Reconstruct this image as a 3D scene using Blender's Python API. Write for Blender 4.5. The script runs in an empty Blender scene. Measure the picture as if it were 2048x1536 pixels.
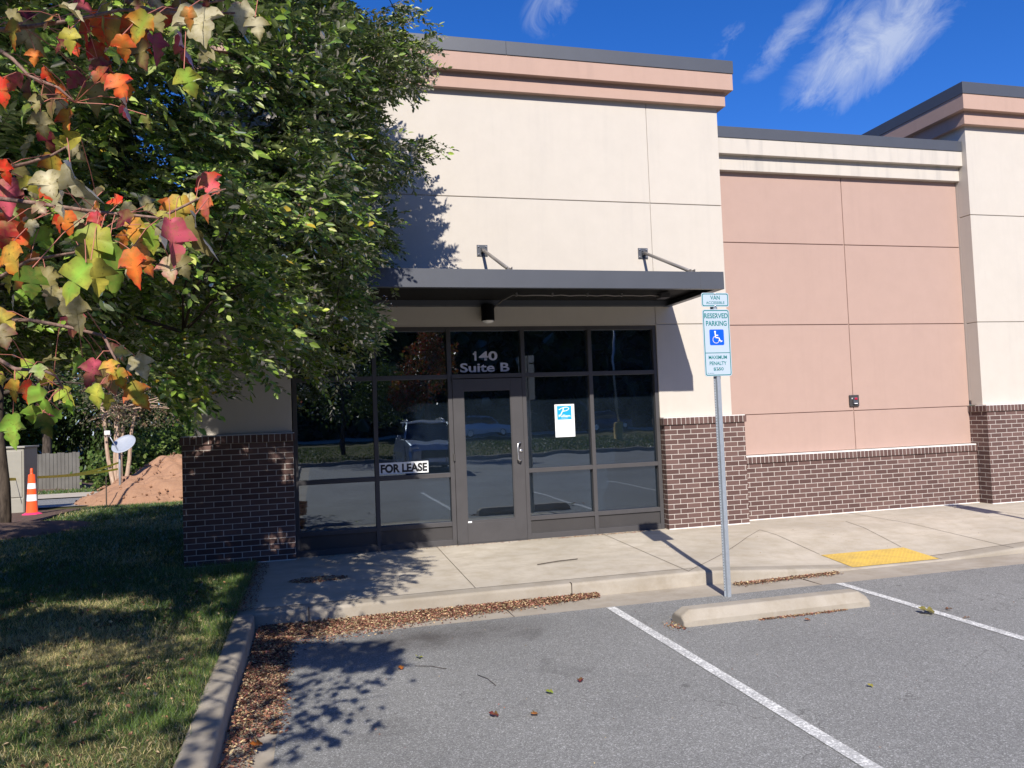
import bpy, math, random
import numpy as np
from mathutils import Vector, Matrix
random.seed(7); rng = np.random.default_rng(11)
SC = bpy.context.scene; COL = SC.collection

# ---------------------------------------------------------------- camera
cam_r = Vector((0.96794068, -0.24831405, -0.03782831)); cam_u = Vector((0.02557021, -0.0524074, 0.99829837)); cam_f = Vector((0.24987399, 0.96726087, 0.04437781))
CAM = Vector((0.24837, -9.72736, 1.59429)); FPX = 1543.41
cd = bpy.data.cameras.new('camera'); cam = bpy.data.objects.new('camera', cd); COL.objects.link(cam)
m = Matrix((cam_r, cam_u, -cam_f)).transposed().to_4x4(); m.translation = CAM; cam.matrix_world = m
cd.sensor_fit = 'HORIZONTAL'; cd.sensor_width = 36; cd.lens = FPX / 2048 * 36; cd.clip_start = .05; cd.clip_end = 3000
SC.camera = cam
# ---------------------------------------------------------------- light
SUN = Vector((.208, 1, -.79)).normalized()
sd = bpy.data.lights.new('sun', 'SUN'); so = bpy.data.objects.new('sun', sd); COL.objects.link(so)
sd.energy = 4.75; sd.angle = math.radians(.53); sd.color = (1, .935, .85)
so.rotation_euler = SUN.to_track_quat('-Z', 'Y').to_euler(); so.location = (-5, -30, 25)
W = bpy.data.worlds.new('World'); SC.world = W; W.use_nodes = True
SC.view_settings.view_transform = 'Standard'; SC.view_settings.look = 'None'; SC.view_settings.exposure = 0.50; SC.view_settings.gamma = 1
SC.cycles.max_bounces = 8; SC.cycles.transparent_max_bounces = 16; SC.cycles.sample_clamp_indirect = 4
SC.cycles.use_denoising = True


class N:
    """tiny node helper"""
    def __init__(s, tree): s.t = tree
    def n(s, typ, **kw):
        x = s.t.nodes.new(typ)
        for k, v in kw.items():
            if k.startswith('_'): setattr(x, k[1:], v)
        for k, v in kw.items():
            if k.startswith('_'): continue
            k2 = int(k[1:]) if k[0] == 'i' and k[1:].isdigit() else k.replace('__', ' ')
            if isinstance(v, bpy.types.NodeSocket): s.t.links.new(v, x.inputs[k2])
            else: x.inputs[k2].default_value = v
        return x
    def math(s, op, a, b=0., clamp=False):
        x = s.t.nodes.new('ShaderNodeMath'); x.operation = op; x.use_clamp = clamp
        for i, v in enumerate((a, b)):
            if isinstance(v, bpy.types.NodeSocket): s.t.links.new(v, x.inputs[i])
            else: x.inputs[i].default_value = v
        return x.outputs[0]
    def ramp(s, fac, stops, interp='LINEAR'):
        x = s.t.nodes.new('ShaderNodeValToRGB'); s.t.links.new(fac, x.inputs[0]); x.color_ramp.interpolation = interp
        e = x.color_ramp.elements
        while len(e) < len(stops): e.new(.5)
        for i, (p, c) in enumerate(stops): e[i].position = p; e[i].color = (*c, 1) if len(c) == 3 else c
        return x.outputs[0]
    def mix(s, fac, a, b, blend='MIX'):
        x = s.t.nodes.new('ShaderNodeMix'); x.data_type = 'RGBA'; x.blend_type = blend
        for i, v in ((0, fac), (6, a), (7, b)):
            if isinstance(v, bpy.types.NodeSocket): s.t.links.new(v, x.inputs[i])
            else: x.inputs[i].default_value = v if i == 0 else (*v, 1)
        return x.outputs[2]
    def noise(s, vec, scale, detail=4, rough=.55, dist=0.):
        x = s.n('ShaderNodeTexNoise', Scale=scale, Detail=float(detail), Roughness=rough, Distortion=dist)
        if vec is not None: s.t.links.new(vec, x.inputs['Vector'])
        return x.outputs[0]
    def obj(s): return s.n('ShaderNodeTexCoord').outputs['Object']
    def mapv(s, vec, scale=(1, 1, 1), loc=(0, 0, 0), rot=(0, 0, 0)):
        return s.n('ShaderNodeMapping', Vector=vec, Scale=scale, Location=loc, Rotation=rot).outputs[0]


# world: nishita sky, thin wisps of cloud in given directions
t = W.node_tree; t.nodes.clear(); g = N(t)
sky = g.n('ShaderNodeTexSky', _sky_type='NISHITA', _sun_disc=False, _sun_elevation=math.asin(-SUN.z), _sun_rotation=math.pi + math.atan2(.208, 1), _altitude=300, _air_density=1.0, _dust_density=.3, _ozone_density=4.0)
hs = g.n('ShaderNodeHueSaturation', Hue=.497, Saturation=1.28, Value=1.0, Color=sky.outputs[0])
skyc = g.mix(1.0, hs.outputs[0], (.78, .90, 1.42), 'MULTIPLY')
dirv = g.n('ShaderNodeTexCoord').outputs['Generated']
def ray(px, py):
    return (cam_f + cam_r * ((px - 1024) / FPX) - cam_u * ((py - 768) / FPX)).normalized()
e1 = (ray(1850, -60) - ray(1600, 200)).normalized(); e2 = (ray(1600, -60) - ray(1850, 200)).normalized()
def dot(v):
    x = g.n('ShaderNodeVectorMath', _operation='DOT_PRODUCT'); t.links.new(dirv, x.inputs[0]); x.inputs[1].default_value = v; return x.outputs['Value']
ca, cb = dot(e1), dot(e2)
cv = g.n('ShaderNodeCombineXYZ', X=g.math('MULTIPLY', ca, 3.2), Y=g.math('MULTIPLY', cb, 5.0)).outputs[0]
wn = g.noise(cv, 4.2, 10, .66, .9)
mask = None
for (px, py, ra, rb, k) in ((1755, 70, .125, .06, 1.0), (1655, 165, .05, .025, .8), (1580, 70, .07, .022, .75), (1105, 10, .045, .03, .6), (1450, 88, .035, .014, .5)):
    c = ray(px, py); a0, b0 = c.dot(e1), c.dot(e2)
    q = g.math('ADD', g.math('POWER', g.math('DIVIDE', g.math('SUBTRACT', ca, a0), ra), 2), g.math('POWER', g.math('DIVIDE', g.math('SUBTRACT', cb, b0), rb), 2))
    q = g.math('MULTIPLY', g.math('SUBTRACT', 1.0, q, True), k)
    mask = q if mask is None else g.math('MAXIMUM', mask, q)
front = g.math('GREATER_THAN', dot(cam_f), .3)
mask = g.math('MULTIPLY', mask, front)
cl = g.math('MULTIPLY', g.math('SUBTRACT', g.math('ADD', wn, g.math('MULTIPLY', mask, .34)), .56), 2.9, True)
cl = g.math('MULTIPLY', g.math('MULTIPLY', cl, g.math('POWER', mask, .6)), .68, True)
skyc = g.mix(cl, skyc, (6.2, 6.8, 8.0))
bg = g.n('ShaderNodeBackground', Color=skyc, Strength=.08); o = g.n('ShaderNodeOutputWorld', Surface=bg.outputs[0])


# ---------------------------------------------------------------- materials
def newmat(name):
    mt = bpy.data.materials.new(name); mt.use_nodes = True; mt.node_tree.nodes.clear(); g = N(mt.node_tree); return mt, g
def finish(g, col, rough=.7, bump=None, bstr=.3, bdist=.01, spec=.4, metal=0., **kw):
    p = g.n('ShaderNodeBsdfPrincipled', Roughness=rough, Metallic=metal)
    p.inputs['Specular IOR Level'].default_value = spec
    if isinstance(col, bpy.types.NodeSocket): g.t.links.new(col, p.inputs['Base Color'])
    else: p.inputs['Base Color'].default_value = (*col, 1)
    for k, v in kw.items(): p.inputs[k.replace('__', ' ')].default_value = v
    if bump is not None:
        b = g.n('ShaderNodeBump', Strength=bstr, Distance=bdist, Height=bump); g.t.links.new(b.outputs[0], p.inputs['Normal'])
    g.n('ShaderNodeOutputMaterial', Surface=p.outputs[0]); return p
def simple(name, col, rough=.5, metal=0., var=.12, scale=9., spec=.5, bstr=.05):
    mt, g = newmat(name); ob = g.obj(); nz = g.noise(ob, scale, 5, .6)
    c = g.mix(nz, tuple(v * (1 - var) for v in col), tuple(min(1, v * (1 + var)) for v in col))
    finish(g, c, rough, g.noise(ob, 60, 3), bstr, .004, spec, metal); return mt
def stucco(name, col, streak=.25):
    mt, g = newmat(name); ob = g.obj()
    big = g.noise(ob, .9, 5, .6); mid = g.noise(ob, 5, 6, .65); st = g.noise(g.mapv(ob, (7, 7, .5)), 1, 5, .6)
    c = g.mix(g.ramp(mid, [(.3, (0, 0, 0)), (.7, (1, 1, 1))]), tuple(v * .965 for v in col), tuple(v * 1.015 for v in col))
    c = g.mix(g.math('MULTIPLY', g.ramp(big, [(.4, (0, 0, 0)), (.75, (1, 1, 1))]), .25), c, tuple(v * .9 for v in col))
    c = g.mix(g.math('MULTIPLY', g.ramp(st, [(.52, (0, 0, 0)), (.8, (1, 1, 1))]), streak), c, (col[0] * .62, col[1] * .64, col[2] * .68))
    finish(g, c, .9, g.noise(ob, 130, 3, .7), .35, .003, .2); return mt
def brick(name, bw, rh, off):
    mt, g = newmat(name); uv = g.n('ShaderNodeTexCoord').outputs['UV']
    b = g.n('ShaderNodeTexBrick', Vector=uv, Scale=1., Color1=(.095, .056, .049, 1), Color2=(.150, .094, .082, 1), Mortar=(.54, .50, .45, 1))
    b.inputs['Mortar Size'].default_value = .0046; b.inputs['Mortar Smooth'].default_value = .15; b.inputs['Bias'].default_value = 0.
    b.inputs['Brick Width'].default_value = bw; b.inputs['Row Height'].default_value = rh; b.offset = off; b.offset_frequency = 2
    ob = g.obj(); fine = g.noise(g.mapv(ob, (30, 30, 110)), 1, 4, .6); mid = g.noise(ob, 3, 4)
    c = g.mix(.5, b.outputs[0], g.mix(fine, (.55, .5, .5), (1.25, 1.2, 1.2)), 'MULTIPLY')
    c = g.mix(.35, c, g.mix(mid, (.7, .7, .7), (1.3, 1.28, 1.25)), 'MULTIPLY')
    h = g.math('ADD', g.math('MULTIPLY', g.math('SUBTRACT', 1., b.outputs[1]), 1.), g.math('MULTIPLY', fine, .35))
    finish(g, c, .82, h, .8, .006, .25); return mt
def concrete(name, col, speck=.15):
    mt, g = newmat(name); ob = g.obj()
    a = g.noise(ob, .7, 6, .6); b = g.noise(ob, 4, 7, .7); f = g.noise(ob, 160, 3, .7); s = g.noise(g.mapv(ob, (1.2, 7, 3)), 1, 5, .6, .3)
    c = g.mix(g.ramp(a, [(.3, (0, 0, 0)), (.72, (1, 1, 1))]), tuple(v * .8 for v in col), tuple(v * 1.08 for v in col))
    c = g.mix(g.math('MULTIPLY', g.ramp(b, [(.42, (0, 0, 0)), (.75, (1, 1, 1))]), .75), c, (col[0] * .66, col[1] * .62, col[2] * .54))
    pt = g.noise(g.mapv(ob, (.5, 1.6, 1)), 1, 5, .6, .8); c = g.mix(g.math('MULTIPLY', g.ramp(pt, [(.5, (0, 0, 0)), (.68, (1, 1, 1))]), .5), c, (col[0] * .70, col[1] * .69, col[2] * .66))
    c = g.mix(g.math('MULTIPLY', g.ramp(s, [(.55, (0, 0, 0)), (.75, (1, 1, 1))]), .35), c, tuple(v * .72 for v in col))
    c = g.mix(speck * 2, c, g.mix(f, (.6, .6, .6), (1.4, 1.4, 1.4)), 'MULTIPLY')
    finish(g, c, .9, f, .3, .003, .2); return mt
def asphalt():
    mt, g = newmat('asphalt'); ob = g.obj()
    v = g.n('ShaderNodeTexVoronoi', Vector=ob, Scale=150.); v2 = g.n('ShaderNodeTexVoronoi', Vector=ob, Scale=300.)
    sep = g.n('ShaderNodeSeparateColor', Color=v.outputs['Color']).outputs[0]; sep2 = g.n('ShaderNodeSeparateColor', Color=v2.outputs['Color']).outputs[1]
    c = g.ramp(sep, [(0, (.105, .104, .098)), (.55, (.205, .205, .193)), (.86, (.295, .295, .28)), (1, (.60, .60, .575))])
    c2 = g.ramp(sep2, [(0, (.135, .135, .128)), (.7, (.25, .25, .236)), (1, (.44, .44, .42))]); c = g.mix(.5, c, c2)
    big = g.noise(ob, .45, 6, .65); st = g.noise(ob, 2.3, 6, .65, .4)
    c = g.mix(.55, c, g.mix(g.ramp(big, [(.3, (0, 0, 0)), (.7, (1, 1, 1))]), (.72, .72, .73), (1.22, 1.22, 1.22)), 'MULTIPLY')
    c = g.mix(g.math('MULTIPLY', g.ramp(st, [(.6, (0, 0, 0)), (.72, (1, 1, 1))]), .28), c, (.05, .046, .044))
    # reddish-brown damp stain where leaves drained near the gutter
    xyz = g.n('ShaderNodeSeparateXYZ', Vector=ob); band = g.math('MULTIPLY', g.math('SUBTRACT', 1., g.math('ABSOLUTE', g.math('DIVIDE', g.math('ADD', xyz.outputs[1], 3.45), .45)), True), g.math('SUBTRACT', 1., g.math('ABSOLUTE', g.math('DIVIDE', g.math('SUBTRACT', xyz.outputs[0], 1.1), 1.2)), True))
    c = g.mix(g.math('MULTIPLY', g.math('MULTIPLY', band, g.noise(ob, 5, 5)), 1.3, True), c, (.045, .036, .032))
    vs_ = g.n('ShaderNodeTexVoronoi', Vector=ob, Scale=1.3); dd = g.math('ADD', vs_.outputs['Distance'], g.math('MULTIPLY', g.noise(ob, 9, 3), .05))
    c = g.mix(g.math('MULTIPLY', g.math('MULTIPLY', g.math('SUBTRACT', .075, dd), 40., True), .45), c, (.05, .048, .045))
    cr = g.n('ShaderNodeTexVoronoi', _feature='DISTANCE_TO_EDGE', Vector=g.n('ShaderNodeVectorMath', _operation='ADD', i0=ob, i1=g.n('ShaderNodeTexNoise', Vector=ob, Scale=3., Detail=5.).outputs['Color']).outputs[0], Scale=.28)
    c = g.mix(g.math('MULTIPLY', g.math('MULTIPLY', g.math('SUBTRACT', .0022, cr.outputs['Distance']), 900., True), g.math('MULTIPLY', g.math('GREATER_THAN', big, .55), .5)), c, (.07, .066, .06))
    finish(g, c, .88, g.math('ADD', sep, sep2), .5, .003, .25); return mt
def leafmat(name, transl=.35, gloss=.10, back=None, rough=.38, attr='Col', blotch=False):
    mt, g = newmat(name); c = g.n('ShaderNodeAttribute', _attribute_name=attr).outputs['Color']
    ob = g.obj(); c = g.mix(.35, c, g.mix(g.noise(ob, 45, 3), (.6, .6, .6), (1.4, 1.4, 1.4)), 'MULTIPLY')
    if blotch:
        c = g.mix(g.math('MULTIPLY', g.ramp(g.noise(ob, 30, 5, .7), [(.45, (0, 0, 0)), (.62, (1, 1, 1))]), .5), c, (.26, .22, .05))
        c = g.mix(g.math('MULTIPLY', g.ramp(g.noise(ob, 120, 3, .6), [(.62, (0, 0, 0)), (.70, (1, 1, 1))]), .6), c, (.08, .045, .02))
    if back:
        geo = g.n('ShaderNodeNewGeometry'); c0 = c; c = g.mix(g.math('MULTIPLY', geo.outputs['Backfacing'], .75), c, back)
    df = g.n('ShaderNodeBsdfDiffuse', Color=c); tr = g.n('ShaderNodeBsdfTranslucent', Color=g.mix(.5, c, (1.3, 1.35, .5), 'MULTIPLY'))
    gl = g.n('ShaderNodeBsdfGlossy', Color=(1, 1, 1, 1), Roughness=rough)
    m1 = g.n('ShaderNodeMixShader', Fac=transl, i1=df.outputs[0], i2=tr.outputs[0]); fr = g.n('ShaderNodeFresnel', IOR=1.42)
    m2 = g.n('ShaderNodeMixShader', Fac=g.math('MULTIPLY', fr.outputs[0], gloss * 5.5, True), i1=m1.outputs[0], i2=gl.outputs[0])
    g.n('ShaderNodeOutputMaterial', Surface=m2.outputs[0]); return mt
def attrmat(name, rough=.9, spec=.1):
    mt, g = newmat(name); finish(g, g.n('ShaderNodeAttribute', _attribute_name='Col').outputs['Color'], rough, None, spec=spec); return mt
def bark(name, c1, c2, sc=1.):
    mt, g = newmat(name); ob = g.obj(); a = g.noise(g.mapv(ob, (14 * sc, 14 * sc, 3 * sc)), 1, 6, .65, .5)
    finish(g, g.mix(g.ramp(a, [(.35, (0, 0, 0)), (.65, (1, 1, 1))]), c1, c2), .9, a, .8, .01, .2); return mt
def glassmat(name, ior, tint, dust):
    mt, g = newmat(name); ob = g.obj()
    tr = g.n('ShaderNodeBsdfTransparent', Color=(*tint, 1)); gl = g.n('ShaderNodeBsdfGlossy', Roughness=.012, Color=(.82, .92, 1, 1))
    wav = g.n('ShaderNodeBump', Strength=.05, Distance=.02, Height=g.noise(g.mapv(ob, (1, 1, 1)), 1.6, 2)); g.t.links.new(wav.outputs[0], gl.inputs['Normal'])
    fr = g.n('ShaderNodeFresnel', IOR=ior); m1 = g.n('ShaderNodeMixShader', Fac=fr.outputs[0], i1=tr.outputs[0], i2=gl.outputs[0])
    df = g.n('ShaderNodeBsdfDiffuse', Color=(.22, .36, .56, 1)); nz = g.noise(ob, 2.2, 6, .6)
    m2 = g.n('ShaderNodeMixShader', Fac=g.math('MULTIPLY', g.ramp(nz, [(.35, (.45, .45, .45)), (.75, (1, 1, 1))]), dust), i1=m1.outputs[0], i2=df.outputs[0])
    g.n('ShaderNodeOutputMaterial', Surface=m2.outputs[0]); return mt

CREAM = (.535, .492, .43); PINK = (.415, .29, .24)
M = dict(
    cream=stucco('stucco_cream', CREAM, .15), creamstain=stucco('stucco_cream_stained', CREAM, .6), pink=stucco('stucco_pink', PINK, .12), cornice=stucco('stucco_cornice', (.445, .305, .245), .22),
    brick=brick('brick_running', .2032, .06773, .5), rowlock=brick('brick_rowlock', .0677, .12, 0.),
    metal=simple('dark_metal', (.068, .074, .088), .45, 0., .1, 4), frame=simple('bronze_frame', (.070, .067, .069), .42, .0, .18, 5, .25), panel=simple('bronze_panel', (.055, .052, .052), .4, .0, .15, 5, .25),
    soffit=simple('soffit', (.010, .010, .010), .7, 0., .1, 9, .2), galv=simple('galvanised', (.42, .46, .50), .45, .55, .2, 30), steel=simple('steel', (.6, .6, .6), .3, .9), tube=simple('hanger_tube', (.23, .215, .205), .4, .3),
    black=simple('black', (.012, .012, .013), .5), white=simple('white', (.8, .8, .8), .6, 0., .05), seal=simple('caulk', (.75, .72, .68), .8),
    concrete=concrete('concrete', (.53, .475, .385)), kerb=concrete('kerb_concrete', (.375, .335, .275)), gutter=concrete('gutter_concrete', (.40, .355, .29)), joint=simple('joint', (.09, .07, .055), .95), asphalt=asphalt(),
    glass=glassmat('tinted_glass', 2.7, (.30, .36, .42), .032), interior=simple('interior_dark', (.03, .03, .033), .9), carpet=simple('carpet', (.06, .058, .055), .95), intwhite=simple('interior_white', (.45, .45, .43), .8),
    teal=simple('sign_teal', (.0, .17, .17), .4, 0., .03), signwhite=simple('sign_white', (.42, .50, .58), .35, 0., .03, 5, .6), blue=simple('sign_blue', (.0, .09, .80), .4, 0., .03), paper=simple('paper', (.78, .8, .8), .6, 0., .03), ink=simple('ink', (.01, .01, .012), .6, 0., .02),
    cyan=simple('poster_cyan', (.0, .33, .72), .5, 0., .1), faint=simple('faint_ink', (.62, .55, .56), .6, 0., .05), vinyl=simple('grey_vinyl', (.50, .50, .56), .5, 0., .03), red=simple('red', (.4, .02, .05), .4),
    leaf=leafmat('green_leaf', .24, .09, (.13, .17, .075), .36), maple=leafmat('maple_leaf', .30, .05, None, .5, 'Col', True), farleaf=leafmat('far_leaf', .3, .05), grass=leafmat('grass_blade', .3, .04, None, .6), litter=attrmat('leaf_litter'),
    bark=bark('bark_brown', (.03, .023, .018), (.10, .078, .06)), twig=bark('maple_twig', (.15, .09, .07), (.30, .20, .16), 4), pinkbark=bark('pale_bark', (.30, .19, .13), (.50, .38, .28)), petiole=simple('petiole', (.45, .16, .11), .5),
    orange=simple('cone_orange', (.85, .10, .02), .4), magenta=simple('cone_base', (.75, .04, .16), .5), beige=simple('cabinet_beige', (.30, .285, .235), .5), plastic=simple('green_plastic', (.04, .13, .03), .5), dish=simple('dish_grey', (.30, .33, .38), .5), tape=simple('yellow_tape', (.75, .62, .03), .5),
    carpaint=simple('silver_paint', (.36, .42, .50), .25, .5), carpaint2=simple('white_paint', (.55, .6, .65), .25, .2), cardark=simple('dark_paint', (.05, .06, .09), .2, .2), carglass=simple('car_glass', (.012, .016, .025), .05, 0., .1), tyre=simple('tyre', (.015, .015, .015), .8), lens=simple('lamp_lens', (.75, .75, .72), .2),
)
def paintline():
    mt, g = newmat('line_paint'); ob = g.obj(); n1 = g.noise(ob, 60, 5, .7); n2 = g.noise(ob, 9, 4)
    a = g.ramp(g.math('ADD', n1, g.math('MULTIPLY', n2, .4)), [(.60, (0, 0, 0)), (.74, (1, 1, 1))])
    a = g.math('MAXIMUM', a, g.math('MULTIPLY', g.ramp(g.noise(ob, 22, 6, .75), [(.53, (0, 0, 0)), (.60, (1, 1, 1))]), .8))
    finish(g, g.mix(g.math('MULTIPLY', a, .75), (.78, .78, .74), (.25, .25, .245)), .8, n1, .3, .002, .2); return mt
M['line'] = paintline()
def soil(name, a, b, sc=3.):
    mt, g = newmat(name); ob = g.obj(); n1 = g.noise(ob, sc, 8, .7); n2 = g.noise(ob, 40, 5, .7)
    c = g.mix(n1, a, b); c = g.mix(.4, c, g.mix(n2, (.5, .5, .5), (1.5, 1.5, 1.5)), 'MULTIPLY'); finish(g, c, .95, g.math('ADD', n1, g.math('MULTIPLY', n2, .4)), 1., .03, .1); return mt
M['dirt'] = soil('red_dirt', (.27, .14, .085), (.44, .27, .17), 5.); M['mulch'] = soil('mulch', (.07, .045, .035), (.20, .14, .11), 12); M['turf'] = soil('turf_soil', (.055, .06, .022), (.13, .115, .05), 2.5)
def warnmat():
    mt, g = newmat('tactile_yellow'); ob = g.obj(); n = g.noise(ob, 5, 6, .65)
    finish(g, g.mix(g.ramp(n, [(.4, (0, 0, 0)), (.8, (1, 1, 1))]), (.64, .43, .085), (.42, .29, .09)), .7, g.noise(ob, 60, 3), .2, .003); return mt
M['tactile'] = warnmat()
def woodfence():
    mt, g = newmat('weathered_wood'); ob = g.obj(); a = g.noise(g.mapv(ob, (40, 40, 3)), 1, 5); b = g.noise(ob, 1.5, 3)
    finish(g, g.mix(b, g.mix(a, (.05, .047, .042), (.13, .12, .105)), (.19, .18, .16)), .9, a, .5, .005, .2); return mt
M['wood'] = woodfence()


# ---------------------------------------------------------------- mesh helpers
class MB:
    def __init__(s): s.v = []; s.f = []; s.uv = []; s.mi = []; s.sm = []
    def face(s, pts, uv=None, mi=0, smooth=False):
        b = len(s.v); s.v += [tuple(p) for p in pts]; s.f.append(tuple(range(b, b + len(pts))))
        s.uv.append(uv or [(p[0], p[2]) for p in pts]); s.mi.append(mi); s.sm.append(smooth)
    def raw(s, vs, fs, mi=0, smooth=False):
        b = len(s.v); s.v += [tuple(p) for p in vs]
        for f in fs:
            s.f.append(tuple(b + i for i in f)); s.uv.append([(vs[i][0], vs[i][2]) for i in f]); s.mi.append(mi); s.sm.append(smooth)
    def box(s, x0, x1, y0, y1, z0, z1, mi=0, uo=(0, 0), skip=''):
        if x0 > x1: x0, x1 = x1, x0
        if y0 > y1: y0, y1 = y1, y0
        if z0 > z1: z0, z1 = z1, z0
        P = [(x0, y0, z0), (x1, y0, z0), (x1, y1, z0), (x0, y1, z0), (x0, y0, z1), (x1, y0, z1), (x1, y1, z1), (x0, y1, z1)]
        F = {'f': (0, 1, 5, 4), 'r': (1, 2, 6, 5), 'b': (2, 3, 7, 6), 'l': (3, 0, 4, 7), 't': (4, 5, 6, 7), 'd': (3, 2, 1, 0)}
        b = len(s.v); s.v += P
        for k, f in F.items():
            if k in skip: continue
            s.f.append(tuple(b + i for i in f)); s.mi.append(mi); s.sm.append(False)
            if k in 'fb': u = [(P[i][0] + uo[0], P[i][2] + uo[1]) for i in f]
            elif k in 'lr': u = [(P[i][1] + uo[0], P[i][2] + uo[1]) for i in f]
            else: u = [(P[i][0] + uo[0], P[i][1] + uo[1]) for i in f]
            s.uv.append(u)
        return s
    def tube(s, pts, rad, n=8, mi=0, cap=True):
        pts = [Vector(p) for p in pts]; rad = [rad] * len(pts) if not hasattr(rad, '__len__') else rad
        b = len(s.v); prev = None
        for i, p in enumerate(pts):
            d = (pts[min(i + 1, len(pts) - 1)] - pts[max(i - 1, 0)]).normalized()
            if prev is None: a = d.orthogonal().normalized()
            else: a = (prev - d * prev.dot(d)).normalized()
            prev = a; c = d.cross(a)
            for k in range(n):
                th = 2 * math.pi * k / n; s.v.append(tuple(p + (a * math.cos(th) + c * math.sin(th)) * rad[i]))
        for i in range(len(pts) - 1):
            for k in range(n):
                k2 = (k + 1) % n; s.f.append((b + i * n + k, b + i * n + k2, b + (i + 1) * n + k2, b + (i + 1) * n + k)); s.uv.append([(0, 0)] * 4); s.mi.append(mi); s.sm.append(True)
        if cap:
            for i, rev in ((0, True), (len(pts) - 1, False)):
                f = [b + i * n + k for k in range(n)]; s.f.append(tuple(reversed(f)) if rev else tuple(f)); s.uv.append([(0, 0)] * n); s.mi.append(mi); s.sm.append(False)
        return s
    def lathe(s, prof, c=(0, 0, 0), n=24, mi=0, axis='z', smooth=True):
        b = len(s.v)
        for r, z in prof:
            for k in range(n):
                th = 2 * math.pi * k / n; a, e = r * math.cos(th), r * math.sin(th)
                s.v.append((c[0] + a, c[1] + e, c[2] + z) if axis == 'z' else ((c[0] + a, c[1] + z, c[2] + e) if axis == 'y' else (c[0] + z, c[1] + a, c[2] + e)))
        for i in range(len(prof) - 1):
            for k in range(n):
                k2 = (k + 1) % n; s.f.append((b + i * n + k, b + i * n + k2, b + (i + 1) * n + k2, b + (i + 1) * n + k)); s.uv.append([(0, 0)] * 4); s.mi.append(mi); s.sm.append(smooth)
        for i in (0, len(prof) - 1):
            s.f.append(tuple(b + i * n + k for k in range(n))); s.uv.append([(0, 0)] * n); s.mi.append(mi); s.sm.append(False)
        return s
    def stroke(s, pts, w, y, mi=0):   # flat ribbon in an x-z plane
        for (a, b) in zip(pts[:-1], pts[1:]):
            d = Vector((b[0] - a[0], b[1] - a[1])); L = d.length or 1; d /= L; nn = Vector((-d.y, d.x)) * w / 2; e = d * w * .2
            s.face([(a[0] - nn.x - e.x, y, a[1] - nn.y - e.y), (b[0] - nn.x + e.x, y, b[1] - nn.y + e.y), (b[0] + nn.x + e.x, y, b[1] + nn.y + e.y), (a[0] + nn.x - e.x, y, a[1] + nn.y - e.y)], mi=mi)
        return s
    def build(s, name, mats, parent=None, bevel=0., smooth=None):
        me = bpy.data.meshes.new(name); me.from_pydata(s.v, [], s.f); uv = me.uv_layers.new(name='UVMap')
        flat = [c for f in s.uv for p in f for c in p]; uv.data.foreach_set('uv', flat)
        for k in (mats if isinstance(mats, (list, tuple)) else [mats]): me.materials.append(M[k] if isinstance(k, str) else k)
        me.polygons.foreach_set('material_index', s.mi); me.polygons.foreach_set('use_smooth', s.sm if smooth is None else [smooth] * len(s.f)); me.update()
        ob = bpy.data.objects.new(name, me); COL.objects.link(ob)
        if parent is not None: ob.parent = parent; ob.matrix_parent_inverse = parent.matrix_basis.inverted()
        if bevel:
            b = ob.modifiers.new('bevel', 'BEVEL'); b.width = bevel; b.segments = 2; b.limit_method = 'ANGLE'; b.angle_limit = math.radians(40)
        return ob
def tag(o, label=None, cat=None, group=None, kind=None):
    for k, v in (('label', label), ('category', cat), ('group', group), ('kind', kind)):
        if v: o[k] = v
    return o
def thing(name, loc, label, cat, group=None, rz=0.):
    o = bpy.data.objects.new(name, None); COL.objects.link(o); o.location = loc; o.rotation_euler.z = rz; o.empty_display_size = .2
    return tag(o, label, cat, group)
def pin(o, parent):   # keep world placement of a mesh given in world coordinates
    o.parent = parent; o.matrix_parent_inverse = (Matrix.Translation(parent.location) @ Matrix.Rotation(parent.rotation_euler.z, 4, 'Z')).inverted(); return o
def add(mb, name, mats, parent, bevel=0.):
    o = mb.build(name, mats, None, bevel); return pin(o, parent) if parent.type == 'EMPTY' else sub(o, parent)
def sub(o, parent):   # under a mesh part whose own matrix is identity in its parent's world frame
    o.parent = parent; o.matrix_parent_inverse = Matrix.Identity(4)
    return o
def textmesh(name, body, box, y, mat, parent=None, bold=0., mirror=False, align=None):
    x0, x1, z0, z1 = box
    cu = bpy.data.curves.new(name, 'FONT'); cu.body = body; cu.offset = bold; cu.size = 1; cu.resolution_u = 5
    tmp = bpy.data.objects.new(name + '_tmp', cu); COL.objects.link(tmp); bpy.context.view_layer.update()
    me = bpy.data.meshes.new_from_object(tmp); bpy.data.objects.remove(tmp)
    n = len(me.vertices); co = np.zeros(n * 3); me.vertices.foreach_get('co', co); co = co.reshape(-1, 3)
    lo, hi = co.min(0), co.max(0); sc = ((x1 - x0) / (hi[0] - lo[0]), (z1 - z0) / (hi[1] - lo[1]))
    out = np.stack([x0 + (co[:, 0] - lo[0]) * sc[0], np.full(n, y), z0 + (co[:, 1] - lo[1]) * sc[1]], 1)
    me.vertices.foreach_set('co', out.ravel()); me.materials.clear(); me.materials.append(M[mat]); me.update()
    o = bpy.data.objects.new(name, me); COL.objects.link(o); return o
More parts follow.
